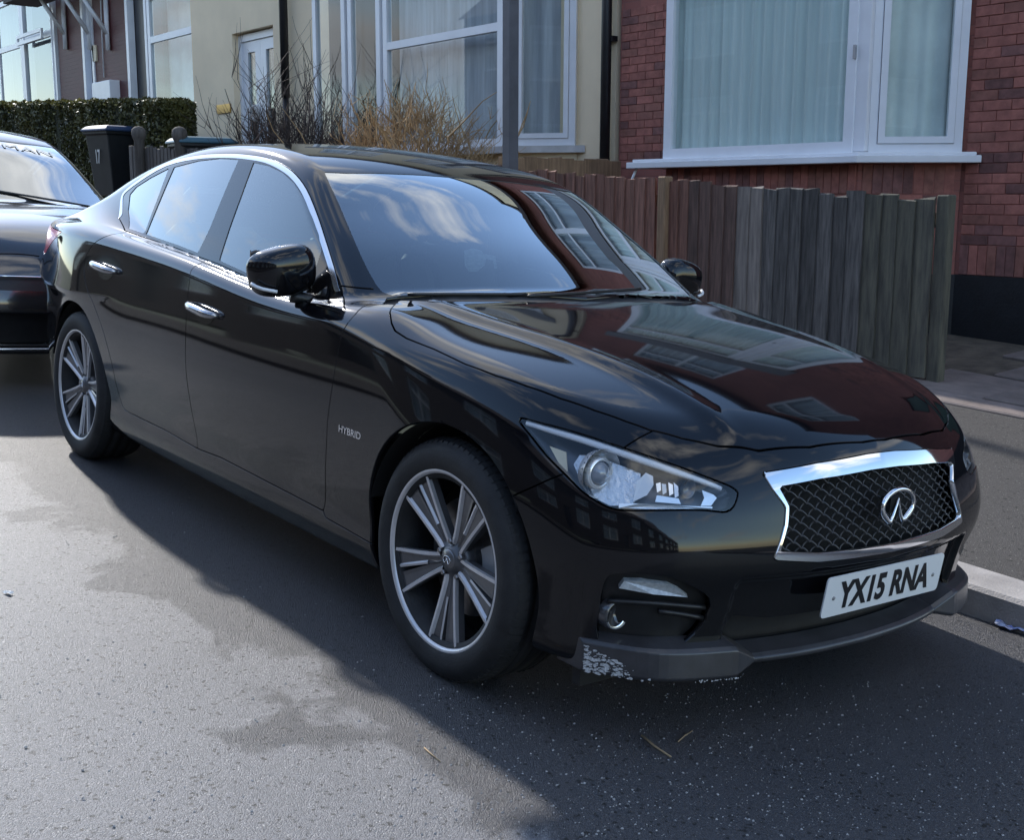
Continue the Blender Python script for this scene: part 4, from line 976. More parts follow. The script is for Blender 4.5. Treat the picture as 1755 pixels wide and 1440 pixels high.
# ---------------------------------------------------------------- bare shrubs
def shrub(name,label,x0,x1,yc,zb,prof,n,m,thick,seed,up,L0,wy=.45,fine=3,longs=0):
    """fine twigs filling the bush's volume; prof(t) = height at t across the bush (0..1)"""
    R = random.Random(seed); cx = .5*(x0+x1); root = empty(name,label,'shrub',(cx,yc,zb)); mb = MB()
    def twig(p,d,L,r,depth,curl):
        pts = [Vector(p)]; dd = Vector(d).normalized(); k = 4
        for i in range(k):
            dd = (dd+Vector((R.uniform(-curl,curl),R.uniform(-curl,curl),R.uniform(-curl*.5,curl*.8)))).normalized(); pts.append(pts[-1]+dd*L/k)
        mb.tube(pts,[r*(1-.7*i/k) for i in range(k+1)],3,cap=False)
        if depth>0:
            for _ in range(fine):
                i = R.randint(1,k); q = (pts[i]-pts[i-1]).normalized(); s_ = Vector((R.uniform(-1,1),R.uniform(-1,1),R.uniform(-.2,1))).normalized(); twig(pts[i],q*.7+s_*.8,L*R.uniform(.35,.6),r*.6,depth-1,curl)
    for _ in range(n):
        t = R.random(); h = prof(t); z = h*R.random()**.7; y = R.gauss(0,wy*.5)*(1-.4*z/max(h,.1)); x = x0+(x1-x0)*t
        twig((x-cx,y,max(0,z-L0*.6)),(R.gauss(0,.5)+(t-.5)*.6,R.gauss(0,.5)+y,up),L0*R.uniform(.6,1.2),thick*R.uniform(.6,1.2),1,.35)
    for _ in range(longs):
        t = R.random(); h = prof(t); twig((x0+(x1-x0)*t-cx,R.gauss(0,.2),h*.4),(R.gauss(0,.25),R.gauss(0,.25),1),h*R.uniform(.6,.95),thick*1.1,1,.16)
    for k in range(14): twig((R.uniform(-.35,.35)*(x1-x0),R.gauss(0,.1),0),(R.gauss(0,.4),R.gauss(0,.3),1),prof(.5)*.8,thick*3,1,.3)
    o = mb.build('twigs', m, root); tag(o, kind='stuff'); return root
XS = [float(pxw_y([(p,200)],4.6)[0,0]) for p in (415,655,630,838)]
shrub('bare_shrub','bare dark twiggy shrub in front of the cream house door',XS[0],XS[1],4.6,zpave(-10.5,4.6),lambda t: (1.25+.55*math.sin(math.pi*min(1,t*1.1+.12)))*(1 if t>.05 else .7),850,TWIGD,.0075,5,.9,.40,.6,3,70)
shrub('tan_shrub','dense rounded tan-brown shrub below the large net-curtained bay',XS[2],XS[3],4.45,zpave(-8.3,4.45),lambda t: .95+.85*math.sqrt(max(0,1-(2.1*(t-.47))**2)),1300,TWIGT,.0065,9,.7,.34,.6,3)
# ---------------------------------------------------------------- bins
def wheelie(label, loc, rz, lidm, num=None):
    root = empty('wheeled_bin',label,'bin',loc,rz,'wheeled bins in the front yards'); b = MB()
    def ring(hx,hy,z,yo=0): return [(-hx,-hy+yo,z),(hx,-hy+yo,z),(hx,hy+yo,z),(-hx,hy+yo,z)]
    V = ring(.22,.24,.06)+ring(.27,.33,.93)+ring(.295,.36,.935)+ring(.295,.36,.975); F = [(3,2,1,0)]
    for i in range(3):
        for k in range(4): F.append((i*4+k,i*4+(k+1)%4,i*4+4+(k+1)%4,i*4+4+k))
    b.add(V,F); b.build('bin_body', mat('bin_black',(.014,.015,.017),.5,var=.25,vscale=8), root, bevel=.012)
    l = MB(); V = ring(.31,.385,.978)+ring(.31,.385,1.005)+ring(.27,.32,1.05,-.01)+ring(.20,.24,1.065,-.01); F = [(3,2,1,0),(12,13,14,15)]
    for i in range(3):
        for k in range(4): F.append((i*4+k,i*4+(k+1)%4,i*4+4+(k+1)%4,i*4+4+k))
    l.add(V,F); l.build('lid', lidm, root, bevel=.01)
    h = MB(); h.tube([(-.25,.40,.98),(.25,.40,.98)],.016,8); h.build('handle', mat('bin_black'), root)
    for s in (-1,1): w = MB(); w.lathe([(0,-.025),(.10,-.025),(.10,.025),(0,.025)],'X',(s*.24,.22,.10),18); w.build('wheel', RUBBER, root)
    if num: text_mesh('house_number',num,.10,.20,.002,lambda u,v,d: (u,-.30-.052*((v+.62)-.5)*2*.5-.012-d,v+.62),mat('white_paint',(.75,.75,.73),.6),root,.015)
    return root
B1 = pxw_y([(198,216)],3.98)[0]; B2 = pxw_y([(345,235)],4.05)[0]
bz1,bz2 = B1[2]-1.065,B2[2]-1.065
wheelie('black wheeled bin with dark blue lid and white number 17, against the hedge',(B1[0],3.98,bz1),.25,mat('lid_blue',(.03,.055,.12),.4),'17')
wheelie('black wheeled bin with teal blue lid behind the low fence posts',(B2[0],4.05,bz2),-.1,mat('lid_teal',(.05,.13,.18),.35))
for bx,bz in ((B1[0],bz1),(B2[0],bz2)):
    s_ = MB(); z0 = zpave(bx,4)-.05; s_.box((bx,4.05,.5*(z0+bz)),(.95,.9,max(.02,bz-z0)),bev=.01); o = s_.build('yard_slab', CONC); tag(o, kind='structure')
# ---------------------------------------------------------------- post on the pavement
pp = pxw_y([(875,160)],3.62)[0]
po = empty('metal_post','plain dark grey square metal post at the back of the pavement','post',(pp[0],3.62,zpave(pp[0],3.62)))
m_ = MB(); m_.box((0,0,1.75),(.10,.10,3.5),bev=.008); m_.build('shaft', mat('post_grey',(.10,.10,.115),.55,var=.2,vscale=5), po)
m_ = MB(); m_.box((0,0,3.52),(.12,.12,.03),bev=.006); m_.build('cap', mat('post_grey'), po)
# ---------------------------------------------------------------- the car behind
HATCH = dict(SALOON)
HATCH.update(dict(
 H0 = [(-4.1,.9),(-3.4,.98),(-2.5,1.0),(-1.4,.99),(-.7,1.01),(-.45,1.025),(-.2,1.01),(.1,.985),(.35,.94),(.55,.87),(.7,.78),(.82,.69),(.95,.60)],
 RA=.006, haunch=.0,
 R0 = [(0,.80),(-.2,.905),(-.5,1.06),(-.8,1.215),(-1.1,1.37),(-1.35,1.465),(-1.7,1.515),(-2.1,1.525),(-2.6,1.50),(-3.0,1.44),(-3.25,1.36),(-3.5,1.15),(-3.7,.95)],
 B0 = [(.1,-3.45),(.3,-3.55),(.5,-3.6),(.7,-3.62),(.9,-3.58),(1.1,-3.5)],
 G0 = [(-3.9,.70),(-3.4,.74),(-3,.775),(-2.5,.80),(-2,.815),(-1.5,.82),(-1,.812),(-.7,.80),(-.3,.77)]))
def build_hatch():
    root = car_root('hatchback_car','dark metallic hatchback parked behind the black saloon, lettering across its windscreen top','car',(-5.32,-.35,0))
    SKH,V,N,T = make_skin(HATCH,(-3.8,.92,.95,.14,1.58),.022); P = Panels(V,N,T)
    xy = lambda V: V[:,[0,1]]; xz = lambda V: V[:,[0,2]]; yz = lambda V: V[:,[1,2]]
    for x in (0,-2.62): P.region('cut_away', lambda V,N: np.hypot(V[:,0]-x,V[:,2]-.32)-.36, lambda V,N: (V[:,1]>.52)&(np.abs(V[:,0]-x)<.55)&(V[:,2]<.85))
    wact = lambda V,N: (V[:,2]>.95)&(V[:,0]>-1.6)&(V[:,0]<-.2)&(N[:,0]>.2)&(V[:,1]<.8)
    ws = [(-1.22,-.1),(-1.24,.3),(-1.30,.56),(-1.0,.64),(-.72,.70),(-.60,.68),(-.48,.45),(-.42,.2),(-.41,-.1)]
    P.region('border', lambda V,N: poly_sdf(xy(V),ws)-.02, wact); P.region('windscreen', lambda V,N: poly_sdf(xy(V),ws), wact, base=('border',))
    hood = [(-.36,-.1),(-.38,.3),(-.46,.60),(-.40,.72),(0,.74),(.35,.69),(.52,.60),(.64,.4),(.69,.15),(.70,-.1)]
    P.region('bonnet', lambda V,N: poly_sdf(xy(V),hood), lambda V,N: (V[:,0]>-.7)&(N[:,2]>.2)&(V[:,2]>.66), .003)
    sact = lambda V,N: (N[:,1]>.3)&(V[:,2]>.9)&(V[:,0]<-.5)
    P.region('side_glass', lambda V,N: poly_sdf(xz(V),[(-.85,1.06),(-1.25,1.36),(-1.6,1.42),(-2.3,1.42),(-2.9,1.33),(-2.95,1.10),(-1.8,1.05)]), sact)
    fact = lambda V,N: (V[:,0]>.4)&(N[:,0]>.1)
    P.region('headlight', lambda V,N: poly_sdf(yz(V),[(.46,.63),(.60,.70),(.82,.74),(.84,.66),(.66,.585),(.5,.58)]), fact)
    P.region('grille', lambda V,N: poly_sdf(yz(V),[(-.1,.665),(.42,.655),(.46,.60),(.40,.575),(-.1,.575)]), fact)
    P.region('intake', lambda V,N: poly_sdf(yz(V),[(-.1,.45),(.55,.45),(.66,.40),(.62,.26),(-.1,.26)]), fact)
    NAVY = mat('navy_paint',(.075,.073,.075),.16,.7,coat=.8,coat_rough=.03)
    panel_obj('body',P.get('body'),NAVY,root,both=True); panel_obj('bonnet',P.get('bonnet'),NAVY,root,both=True)
    panel_obj('windscreen',P.get('windscreen'),WSGLASS,root,both=True,depth=0,inset=.002); panel_obj('windscreen_border',P.get('border'),GLOSSB,root,both=True)
    panel_obj('grille',P.get('grille'),BLACKP,root,both=True,inset=.015,depth=0); panel_obj('lower_intake',P.get('intake'),BLACKP,root,both=True,inset=.03,depth=0)
    for s in (-1,1):
        panel_obj('side_window',P.get('side_glass'),CARGLASS,root,s,depth=0,inset=.003)
        h = panel_obj('headlight',P.get('headlight'),LENS,root,s,depth=0); VB,NB,TB = P.get('headlight'); panel_obj('lamp_housing',(VB-NB*.05,NB,TB),LAMPC,h,s,depth=-.045)
        m_ = MB(); m_.box((-.80,s*.95,1.06),(.11,.20,.14),Matrix.Rotation(.1*s,3,'Z'),.05); mo = m_.build('door_mirror', NAVY, root, bevel=.02)
        m_ = MB(); m_.tube([(-.78,s*.86,1.02),(-.80,s*.80,1.0)],.025,8); m_.build('mirror_arm', BLACKP, mo)
        for x in (0,-2.62):
            t = MB(); t.lathe([(.19,-.10),(.29,-.108),(.312,-.09),(.318,-.06),(.318,.06),(.312,.09),(.29,.108),(.19,.10)],n=48,c=(x,s*.75,.318)); wo = t.build('wheel', RUBBER, root)
            t = MB(); t.lathe([(0,-.05*-s),(.19,-.09*-s)],n=30,c=(x,s*.75,.318)); t.build('hub_cap', RIMD, wo)
            t = MB(); t.lathe([(.355,s*.86),(.355,s*.5),(.05,s*.5)],n=30,c=(x,0,.32),a0=-.3,a1=math.pi+.3); t.build('wheel_arch_liner', mat('deep_black'), root)
    gs = MB(); gs.tube([(float(SKH.F0(.62)-SKH.FY(abs(y)))+.004,y,.655) for y in np.linspace(-.42,.42,15)],.006,6); gs.build('grille_trim', CHROME, root)
    gl_ = MB(); gl_.tube([(float(SKH.F0(.25)-SKH.FY(abs(y)))+.012,y,.235) for y in np.linspace(-.6,.6,21)],.010,6); gl_.build('lip_trim', SATIN, root)
    db = MB(); db.box((-.80,0,.88),(.5,1.3,.14),bev=.04); db.build('dashboard', CABIN, root)
    for s in (-.36,.36): se = MB(); se.box((-1.7,s,.85),(.16,.48,.75),Matrix.Rotation(-.25,3,'Y'),.06); se.build('seat', CABIN, root)
    # lettering on the sun strip
    def tx(u,v,d):
        y = .335-.0+u*1.0; x = -1.16-v*.9
        p = SKH.cast(np.array([x+2.0,y,1.60+1.4]),np.array([[-.82,0,-.57]])/np.linalg.norm([-.82,0,-.57]))[0] if False else None
        q = np.array([[x,y,float(SKH.R0(x+SKH.RC(x)*y*y)-SKH.RK(x)*y*y)]]); nn = SKH.normal(q)[0]; r = q[0]+nn*(.003+d); return tuple(r)
    text_mesh('windscreen_lettering','MAN',.34,.075,.001,lambda u,v,d: tx(u,v,d),mat('white_paint'),root,.0)
    wp = MB(); q = SKH.project(np.array([[-.47,.55,1.05],[-.50,.2,1.07],[-.60,-.25,1.12]])); wp.tube(resample(q+SKH.normal(q)*.012,.04),.008,6); wp.build('wiper', BLACKP, root)
build_hatch()
# ---------------------------------------------------------------- litter and loose stones
def on_road(pxl): return [tuple(M@q) for q in px_z(pxl,0.0)]
q = on_road([(1735,1082)])[0]; R = random.Random(4)
def crumple(name,label,cat_,loc,dx,dy,h,m,seed,rz=0):
    R = random.Random(seed); mb = MB(); nx,ny = 7,5; V=[];F=[]
    for i in range(nx):
        for j in range(ny): V.append(((i/(nx-1)-.5)*dx+R.uniform(-.1,.1)*dx/nx,(j/(ny-1)-.5)*dy*(1-.3*abs(i/(nx-1)-.5)),R.uniform(0.1,1)*h))
    for i in range(nx-1):
        for j in range(ny-1): a = i*ny+j; F.append((a,a+ny,a+ny+1,a+1))
    mb.add(V,F); o = mb.build(name,m); o.location = (loc[0],loc[1],loc[2]+.004); o.rotation_euler = (.05,.048,rz); tag(o,label,cat_)
crumple('sweet_wrapper','crumpled blue and silver wrapper lying in the gutter','wrapper',q,.12,.045,.022,mat('wrapper_blue',(.03,.06,.35),.25,.4,col2=(.6,.62,.7),var=.1,vscale=18),1,.2)
crumple('paper_scrap','small white paper scrap lying on the open road','litter',on_road([(14,1019)])[0],.035,.018,.006,mat('paper_white',(.7,.7,.68),.8),2,.4)
TW = mat('straw_twig',(.33,.24,.14),.8)
for pl_,r,lab in (([(1100,1264),(1122,1283),(1150,1301)],.0035,'thick broken straw-coloured twig lying on the road ahead of the saloon'),([(1162,1274),(1174,1263),(1187,1255)],.002,'thin short twig beside the thick broken one on the road'),([(727,1284),(740,1296),(755,1308)],.0018,'thin pale twig lying on the lit part of the road')):
    pts = on_road(pl_); t = MB(); t.tube([(p[0],p[1],p[2]+r+.001) for p in pts],[r,r*.9,r*.6],5); o = t.build('twig', TW); tag(o,lab,'twig','twigs on the road')
V=[];F=[]; R = random.Random(11); k = 0
for _ in range(2600):
    if R.random()<.72: p = (R.uniform(700,1755),R.uniform(1170,1435))
    else: p = (R.uniform(0,900),R.uniform(760,1430))
    c = M@px_z([p],0.0)[0]; s = R.choice([.0012,.0015,.002,.002,.0035])*R.uniform(.7,1.3)
    for d in ((1,0,0),(0,1,0),(-1,0,0),(0,-1,0),(0,0,1.1)): V.append((c[0]+d[0]*s*R.uniform(.6,1.3),c[1]+d[1]*s*R.uniform(.6,1.3),c[2]+d[2]*s*.7+.0005))
    F += [(k,k+1,k+4),(k+1,k+2,k+4),(k+2,k+3,k+4),(k+3,k,k+4)]; k += 5
o = mesh_obj('loose_stones',V,F,mat('stone_chip',(.33,.32,.31),.85,var=.5,vscale=300)); tag(o,'pale loose stone chips scattered over the road','gravel',kind='stuff')
# ---------------------------------------------------------------- the black saloon
def build_saloon():
    root = car_root('saloon_car', 'glossy black hybrid saloon parked at the kerb, bumper corner scraped', 'car')
    SK,V,N,T = make_skin(SALOON,(-4.08,.92,.95,.14,1.52),.0125)
    P = Panels(V,N,T)
    def cast(l):
        q = SK.cast(CCAR, pxray(l)); q[:,1] = np.abs(q[:,1]); return q
    xz = lambda V: V[:,[0,2]]; xy = lambda V: V[:,[0,1]]; yz = lambda V: V[:,[1,2]]
    def region3(name, pts, gap, act=None, base=('body',), grow=0, sm=3):
        pts = np.asarray(pts); c = pts.mean(0); u,s_,vt = np.linalg.svd(pts-c); ax,ay,n = vt
        if n@SK.normal(SK.project(c[None]))[0] < 0: n = -n
        rad = np.linalg.norm(pts-c,axis=1).max()+.06
        poly = np.stack([(pts-c)@ax,(pts-c)@ay],1)
        if sm: poly = smooth_poly(poly,sm)
        P.region(name, lambda V,N: poly_sdf(np.stack([(V-c)@ax,(V-c)@ay],1),poly)-grow, lambda V,N: (np.linalg.norm(V-c,axis=1)<rad)&(N@n>.05), gap, base)
    # wheel arches
    for x in (0,-2.85):
        P.region('cut_away', lambda V,N: np.hypot(V[:,0]-x,V[:,2]-.335)-.378, lambda V,N: (V[:,1]>.52)&(np.abs(V[:,0]-x)<.55)&(V[:,2]<.85))
    # windscreen
    wsA = cast([(548,292),(560,318),(575,350),(588,381),(600,410),(613,440),(625,465),(638,488),(650,503)])
    wsB = cast([(675,510),(700,513),(740,515),(800,516),(880,516)])
    poly = np.vstack([[[-1.19,-.1],[-1.195,.1],[-1.215,.3],[-1.245,.5]],wsA[:,:2],wsB[:,:2],[[-.405,.2],[-.40,-.1]]])
    wact = lambda V,N: (V[:,2]>.93)&(V[:,0]>-1.45)&(V[:,0]<-.3)&(N[:,0]>.25)&(V[:,1]<.78)
    P.region('windscreen_frit', lambda V,N: poly_sdf(xy(V),poly)-.006, wact)
    P.region('windscreen', lambda V,N: poly_sdf(xy(V),poly)+.012, wact, base=('windscreen_frit',))
    # bonnet
    side = cast([(668,535),(671,554),(677,567),(697,580),(745,599),(797,624),(850,644),(903,662),(960,683),(1020,704),(1074,723),(1113,737),(1170,752),(1230,765),(1300,773)])[:,:2]
    hood = np.vstack([[[-.375,-.1],[-.378,.2]],wsB[::-1,:2]+[.028,0],side,[[.690,.25],[.706,.05],[.706,-.1]]])
    hact = lambda V,N: (V[:,0]>-.8)&(N[:,2]>.2)&(V[:,2]>.68)
    P.region('bonnet', lambda V,N: poly_sdf(xy(V),hood), hact, .0024)
    cowl = np.vstack([[[-.45,-.1]],[[-.62,.70],[-.55,.76],[-.50,.72]],[[-.36,.2],[-.36,-.1]]])
    P.region('cowl', lambda V,N: poly_sdf(xy(V),cowl), hact)
    # lamps
    lamp = cast([(888,717),(927,725),(997,744),(1067,767),(1137,790.5),(1207,816),(1258,837),(1264,853),(1249,877),(1207,875),(1137,875),(1067,875),(1032,865),(997,842),(969,814),(938,783),(910,748)])
    region3('headlight_lens', lamp, .0022)
    P.region('tail_lamp', lambda V,N: poly_sdf(xz(V),[(-3.12,1.0),(-3.3,.935),(-3.46,.875),(-3.6,.86),(-4.1,.86),(-4.1,1.0),(-3.6,1.005)]), lambda V,N: (V[:,1]>.38)&(V[:,0]<-3)&(N[:,2]<.75), .0022)
    # grille
    gout = np.array([(-.1,.727),(.06,.725),(.25,.714),(.421,.696),(.402,.655),(.374,.616),(.383,.574),(.42,.490),(.277,.474),(.04,.470),(-.1,.470)])
    gin = np.array([(-.1,.690),(.06,.688),(.25,.678),(.386,.664),(.364,.616),(.373,.574),(.403,.510),(.27,.497),(.04,.492),(-.1,.492)])
    fact = lambda V,N: (V[:,0]>.5)&(N[:,0]>.1)&(V[:,2]<.76)
    P.region('grille_frame', lambda V,N: poly_sdf(yz(V),gout), fact, .0018, ('body','bonnet'))
    P.region('grille_hole', lambda V,N: poly_sdf(yz(V),gin), fact, 0, ('grille_frame',))
    # lower openings
    pod = cast([(1035,1000),(1050,984),(1100,984),(1150,990),(1190,1007),(1217,1027),(1212,1060),(1170,1106),(1100,1107),(1028,1108),(1026,1050)])
    region3('corner_vent', pod, 0, sm=2)
    P.region('lower_intake', lambda V,N: poly_sdf(yz(V),[(-.1,.318),(.36,.318),(.47,.335),(.50,.26),(.46,.225),(-.1,.225)]), fact)
    # side glass and its surround
    dloU = smooth_poly(cast([(203,372),(205,358),(207,342),(213,328),(242,305),(290,278),(340,266),(390,263),(425,265),(460,271),(488,284),(508,300),(526,325),(543,365),(558,410),(573,458),(586,505),(592,531)])[:,[0,2]],3,False)
    belt = cast([(220,391),(249,402),(300,419),(339,434),(375,447),(433,473),(480,492),(530,510),(591,531)])[:,[0,2]]
    dlo = np.vstack([dloU,(belt-[0,.010])[::-1]])
    sact = lambda V,N: (N[:,1]>.3)&(V[:,2]>.9)&(V[:,0]<-.5)&(V[:,0]>-3.1)
    P.region('window_surround', lambda V,N: poly_sdf(xz(V),dlo), sact, .0015)
    cu_ = resample(dloU[:-4],.02)
    P.region('chrome_trim', lambda V,N: line_dist(xz(V),cu_)-.0175, sact, 0, ('window_surround',))
    gl = {}
    gl['front_glass'] = [(434,278),(458,283),(483,295),(503,313),(521,340),(536,373),(547,403),(551,428),(541,460),(532,491),(516,503),(480,490),(433,472),(375,446),(393,390),(413,335)]
    gl['rear_glass'] = [(409,273),(375,271),(340,275),(298,286),(274,342),(249,401),(300,418),(339,433),(360,390),(385,328)]
    gl['quarter_glass'] = [(289,288),(258,304),(233,320),(222,333),(219,360),(220,391),(246,400),(269,342)]
    for k,v in gl.items():
        q = cast(v)[:,[0,2]]; P.region(k, lambda V,N: poly_sdf(xz(V),q), sact, 0, ('window_surround','chrome_trim'))
    # doors, wing, bumper
    df = cast([(630,495),(617,505),(609,539),(600,549),(594,557),(588,568),(584,578)])[:,[0,2]]
    edge = np.vstack([df[2:],[[-.58,.72],[-.60,.55],[-.63,.40],[-.652,.318],[-.66,.302]]])
    rear = cast([(355,440),(340,453),(328,463),(325,481),(322,505)])[:,[0,2]]
    redge = np.vstack([rear[::-1][::-1],[[-1.655,.72],[-1.63,.55],[-1.605,.40],[-1.60,.302]]])
    dact = lambda V,N: (N[:,1]>.12)&(V[:,2]<1.08)&(V[:,1]>.6)
    P.region('front_door', lambda V,N: poly_sdf(xz(V),np.vstack([[[-.60,1.0]],edge,[[-.9,.305],[-1.4,.312]],redge[::-1],[[-1.72,1.06],[-1.2,1.0]]])), dact, .0024)
    P.region('rear_door', lambda V,N: poly_sdf(xz(V),np.vstack([redge,smooth_poly([[-1.9,.312],[-2.2,.312],[-2.33,.32],[-2.372,.38],[-2.40,.50],[-2.47,.62],[-2.60,.73],[-2.70,.82],[-2.73,.90],[-2.68,.97],[-2.57,1.03],[-2.54,1.065]],3,False),[[-1.8,1.06]]])), dact, .0024)
    bp = np.array([(.20,.05),(.20,.45),(.275,.577),(.339,.618),(.40,.660),(.45,.69),(.493,.735),(.520,.80),(.54,.9),(1.0,.9),(1,.05)])
    P.region('front_bumper', lambda V,N: poly_sdf(xz(V),bp), lambda V,N: V[:,0]>.1, .0022)
    wing = np.vstack([[[-.45,1.05],[-.60,1.02]],df[:2],edge,[[-.64,.285],[-.3,.275],[.3,.275],[.6,.6],[.7,1.0]]])
    P.region('front_wing', lambda V,N: poly_sdf(xz(V),wing), lambda V,N: (V[:,0]>-.85)&(V[:,0]<.7)&(V[:,2]>.2)&(V[:,1]>.5), .0022)
    P.region('rear_window', lambda V,N: poly_sdf(xy(V),[(-2.42,-.1),(-2.46,.3),(-2.52,.48),(-2.75,.52),(-3.1,.545),(-3.2,.5),(-3.27,.3),(-3.3,-.1)]), lambda V,N: (N[:,2]>.2)&(V[:,2]>1.08)&(V[:,0]<-2.2))
    P.region('boot_lid', lambda V,N: poly_sdf(xy(V),[(-3.345,-.1),(-3.335,.35),(-3.28,.58),(-3.5,.66),(-3.8,.68),(-4.1,.62),(-4.1,-.1)]), lambda V,N: (N[:,2]>.3)&(V[:,2]>.9)&(V[:,0]<-3.1), .0024)
    # ---- panels become parts
    panel_obj('body', P.get('body'), PAINT, root, both=True, depth=.014)
    for n in ('bonnet','front_bumper','boot_lid'): 
        o = panel_obj(n, P.get(n), PAINT, root, both=True, depth=.016)
        if n == 'front_bumper': bumper = o
    panel_obj('windscreen', P.get('windscreen'), WSGLASS, root, both=True, inset=.002, depth=0)
    panel_obj('windscreen_border', P.get('windscreen_frit'), GLOSSB, root, both=True, depth=.006)
    panel_obj('cowl', P.get('cowl'), BLACKP, root, both=True, inset=.012, depth=.01)
    panel_obj('rear_window', P.get('rear_window'), CARGLASS, root, both=True, inset=.002, depth=0)
    panel_obj('grille_frame', P.get('grille_frame'), CHROME, root, both=True, inset=-.003, depth=.014)
    panel_obj('lower_intake', P.get('lower_intake'), BLACKP, root, both=True, inset=.05, depth=0)
    doors = {}
    for s in (-1,1):
        for n in ('front_wing','front_door','rear_door'):
            doors[n,s] = panel_obj(n, P.get(n), PAINT, root, s, depth=.016)
        panel_obj('window_pane', P.get('front_glass'), CARGLASS, doors['front_door',s], s, inset=.003, depth=0)
        panel_obj('window_pane', P.get('rear_glass'), CARGLASS, doors['rear_door',s], s, inset=.003, depth=0)
        panel_obj('quarter_window', P.get('quarter_glass'), CARGLASS, root, s, inset=.003, depth=0)
        panel_obj('window_surround', P.get('window_surround'), GLOSSB, root, s, inset=.0005, depth=.012)
        panel_obj('chrome_trim', P.get('chrome_trim'), SATIN, root, s, inset=-.0015, depth=.008)
        panel_obj('tail_lamp', P.get('tail_lamp'), REDL, root, s)
        panel_obj('corner_vent', P.get('corner_vent'), BLACKP, root, s, inset=.028, depth=0)
        hl = panel_obj('headlight', P.get('headlight_lens'), LENS, root, s, inset=.001, depth=0)
        VB,NB,TB = P.get('headlight_lens'); panel_obj('lamp_housing', (VB-NB*.10,NB,TB), LAMPB, hl, s, depth=-.096)
        # parts inside the lamp, read off the photograph and set behind the lens
        def plate(name, px, inset, m, th=.004, sm=0):
            q = SK.cast(CCAR, pxray(px)); n = SK.normal(q).mean(0); n /= np.linalg.norm(n)
            if sm: q = smooth_poly(q,sm)
            a = q-SK.normal(q)*inset; b = a-n*th; k = len(q)
            W = np.vstack([a,b])*[1,-s*-1 if s==-1 else -1,1] if s==1 else np.vstack([a,b])
            F = [tuple(range(k)),tuple(range(k,2*k))[::-1]]+[(i,i+k,(i+1)%k+k,(i+1)%k) for i in range(k)]
            return mesh_obj(name, W, F, m, hl)
        q = SK.cast(CCAR, pxray([(899,722),(930,731),(997,750),(1067,773),(1137,797),(1207,822),(1240,836)])); q = SK.project(q)
        VS,FS = strip_on(SK, smooth_poly(q,4,False), [.014,.017,.019,.019,.019,.016,.012], .006, -.014)
        if s == 1: VS = VS*[1,-1,1]
        mesh_obj('daylight_strip', VS, FS, LAMPW, hl, True)
        q = SK.cast(CCAR, pxray([(1255,842),(1258,853),(1250,870)])); VS,FS = strip_on(SK, smooth_poly(SK.project(q),4,False), .010, .005, -.012); mesh_obj('daylight_strip', VS*[1,-s*-1,1] if s==-1 else VS*[1,-1,1], FS, LAMPW, hl, True) if False else None
        plate('reflector_cup',[(972,786),(985,768),(1012,768),(1062,786),(1100,800),(1100,842),(1080,862),(1040,862),(1008,846),(988,824)],.052,mat('faceted_reflector',(.80,.82,.85),.2,.5,bump=.35,bscale=70),.004)
        plate('side_reflector',[(938,762),(967,772),(969,806),(953,790)],.014,LAMPY)
        plate('reflector_panel',[(1092,822),(1108,806),(1121,812),(1122,828),(1110,846),(1085,858)],.020,LAMPW)
        plate('reflector_panel',[(1060,862),(1095,862),(1165,866),(1225,868),(1225,871),(1120,872),(1060,870)],.012,LAMPC)
        for a in range(4):
            x0 = 1126+a*11; plate('signal_facet',[(x0,826-a),(x0+8,824+a*2),(x0+9,838+a*3),(x0+2,842+a*3)],.016+.006*(a%2),LAMPC if a!=1 else LAMPW)
        plate('signal_facet',[(1128,846),(1168,852),(1172,862),(1125,858)],.022,LAMPC)
        plate('end_reflector',[(1208,838),(1228,846),(1234,852),(1224,866),(1206,866),(1212,852)],.016,LAMPC)
        # projector with its round reflector
        c = SK.cast(CCAR, pxray([(1052,812)]))[0]-np.array([.062,0,0.010])
        c[1] *= 1 if s==-1 else -1
        bw = MB(); bw.lathe([(.018,-.022),(.044,-.018),(.054,-.006),(.060,.016),(.062,.020)], 'X', tuple(c), 40); bw.build('reflector_bowl', LAMPC, hl)
        rg = MB(); rg.lathe([(.028,-.02),(.040,-.01),(.040,.012),(.036,.020),(.031,.016)], 'X', tuple(c), 36); rg.build('projector_ring', LAMPC, hl)
        pj = MB(); pj.lathe([(.031,.004),(.028,.016),(.021,.026),(.010,.032),(0,.034)], 'X', tuple(c), 32); pj.build('projector_lens', mat('projector_glass',(.25,.26,.29),.02,0,.9,coat=1), hl)
        fins = MB()
        for k in range(14):
            t = math.radians(120+k*15); r0,r1 = .042,.058; w_ = .0035
            p0 = np.array(c)+[-.012,r0*math.cos(t),r0*math.sin(t)]; p1 = np.array(c)+[.012,r1*math.cos(t),r1*math.sin(t)]
            fins.tube([p0,p1],.0028,5)
        fins.build('reflector_fins', LAMPB, hl)
        c2 = SK.cast(CCAR, pxray([(1190,842)]))[0]-np.array([.03,0,0]); c2[1] *= 1 if s==-1 else -1
        sj = MB(); sj.lathe([(.024,.012),(.021,.012),(.018,.0),(.010,-.004),(0,-.005)],'X',tuple(c2),24); sj.build('small_projector', LAMPB, hl)
        # corner light and fog lamp
        q = SK.cast(CCAR, pxray([(1060,1012),(1069,1000),(1100,1001),(1145,1007),(1164,1016),(1181,1028),(1120,1023)])); nn = SK.normal(q).mean(0)
        a_ = q-SK.normal(q)*.010; b_ = a_-nn*.03; k = len(q); W = np.vstack([a_,b_])
        if s==1: W = W*[1,-1,1]
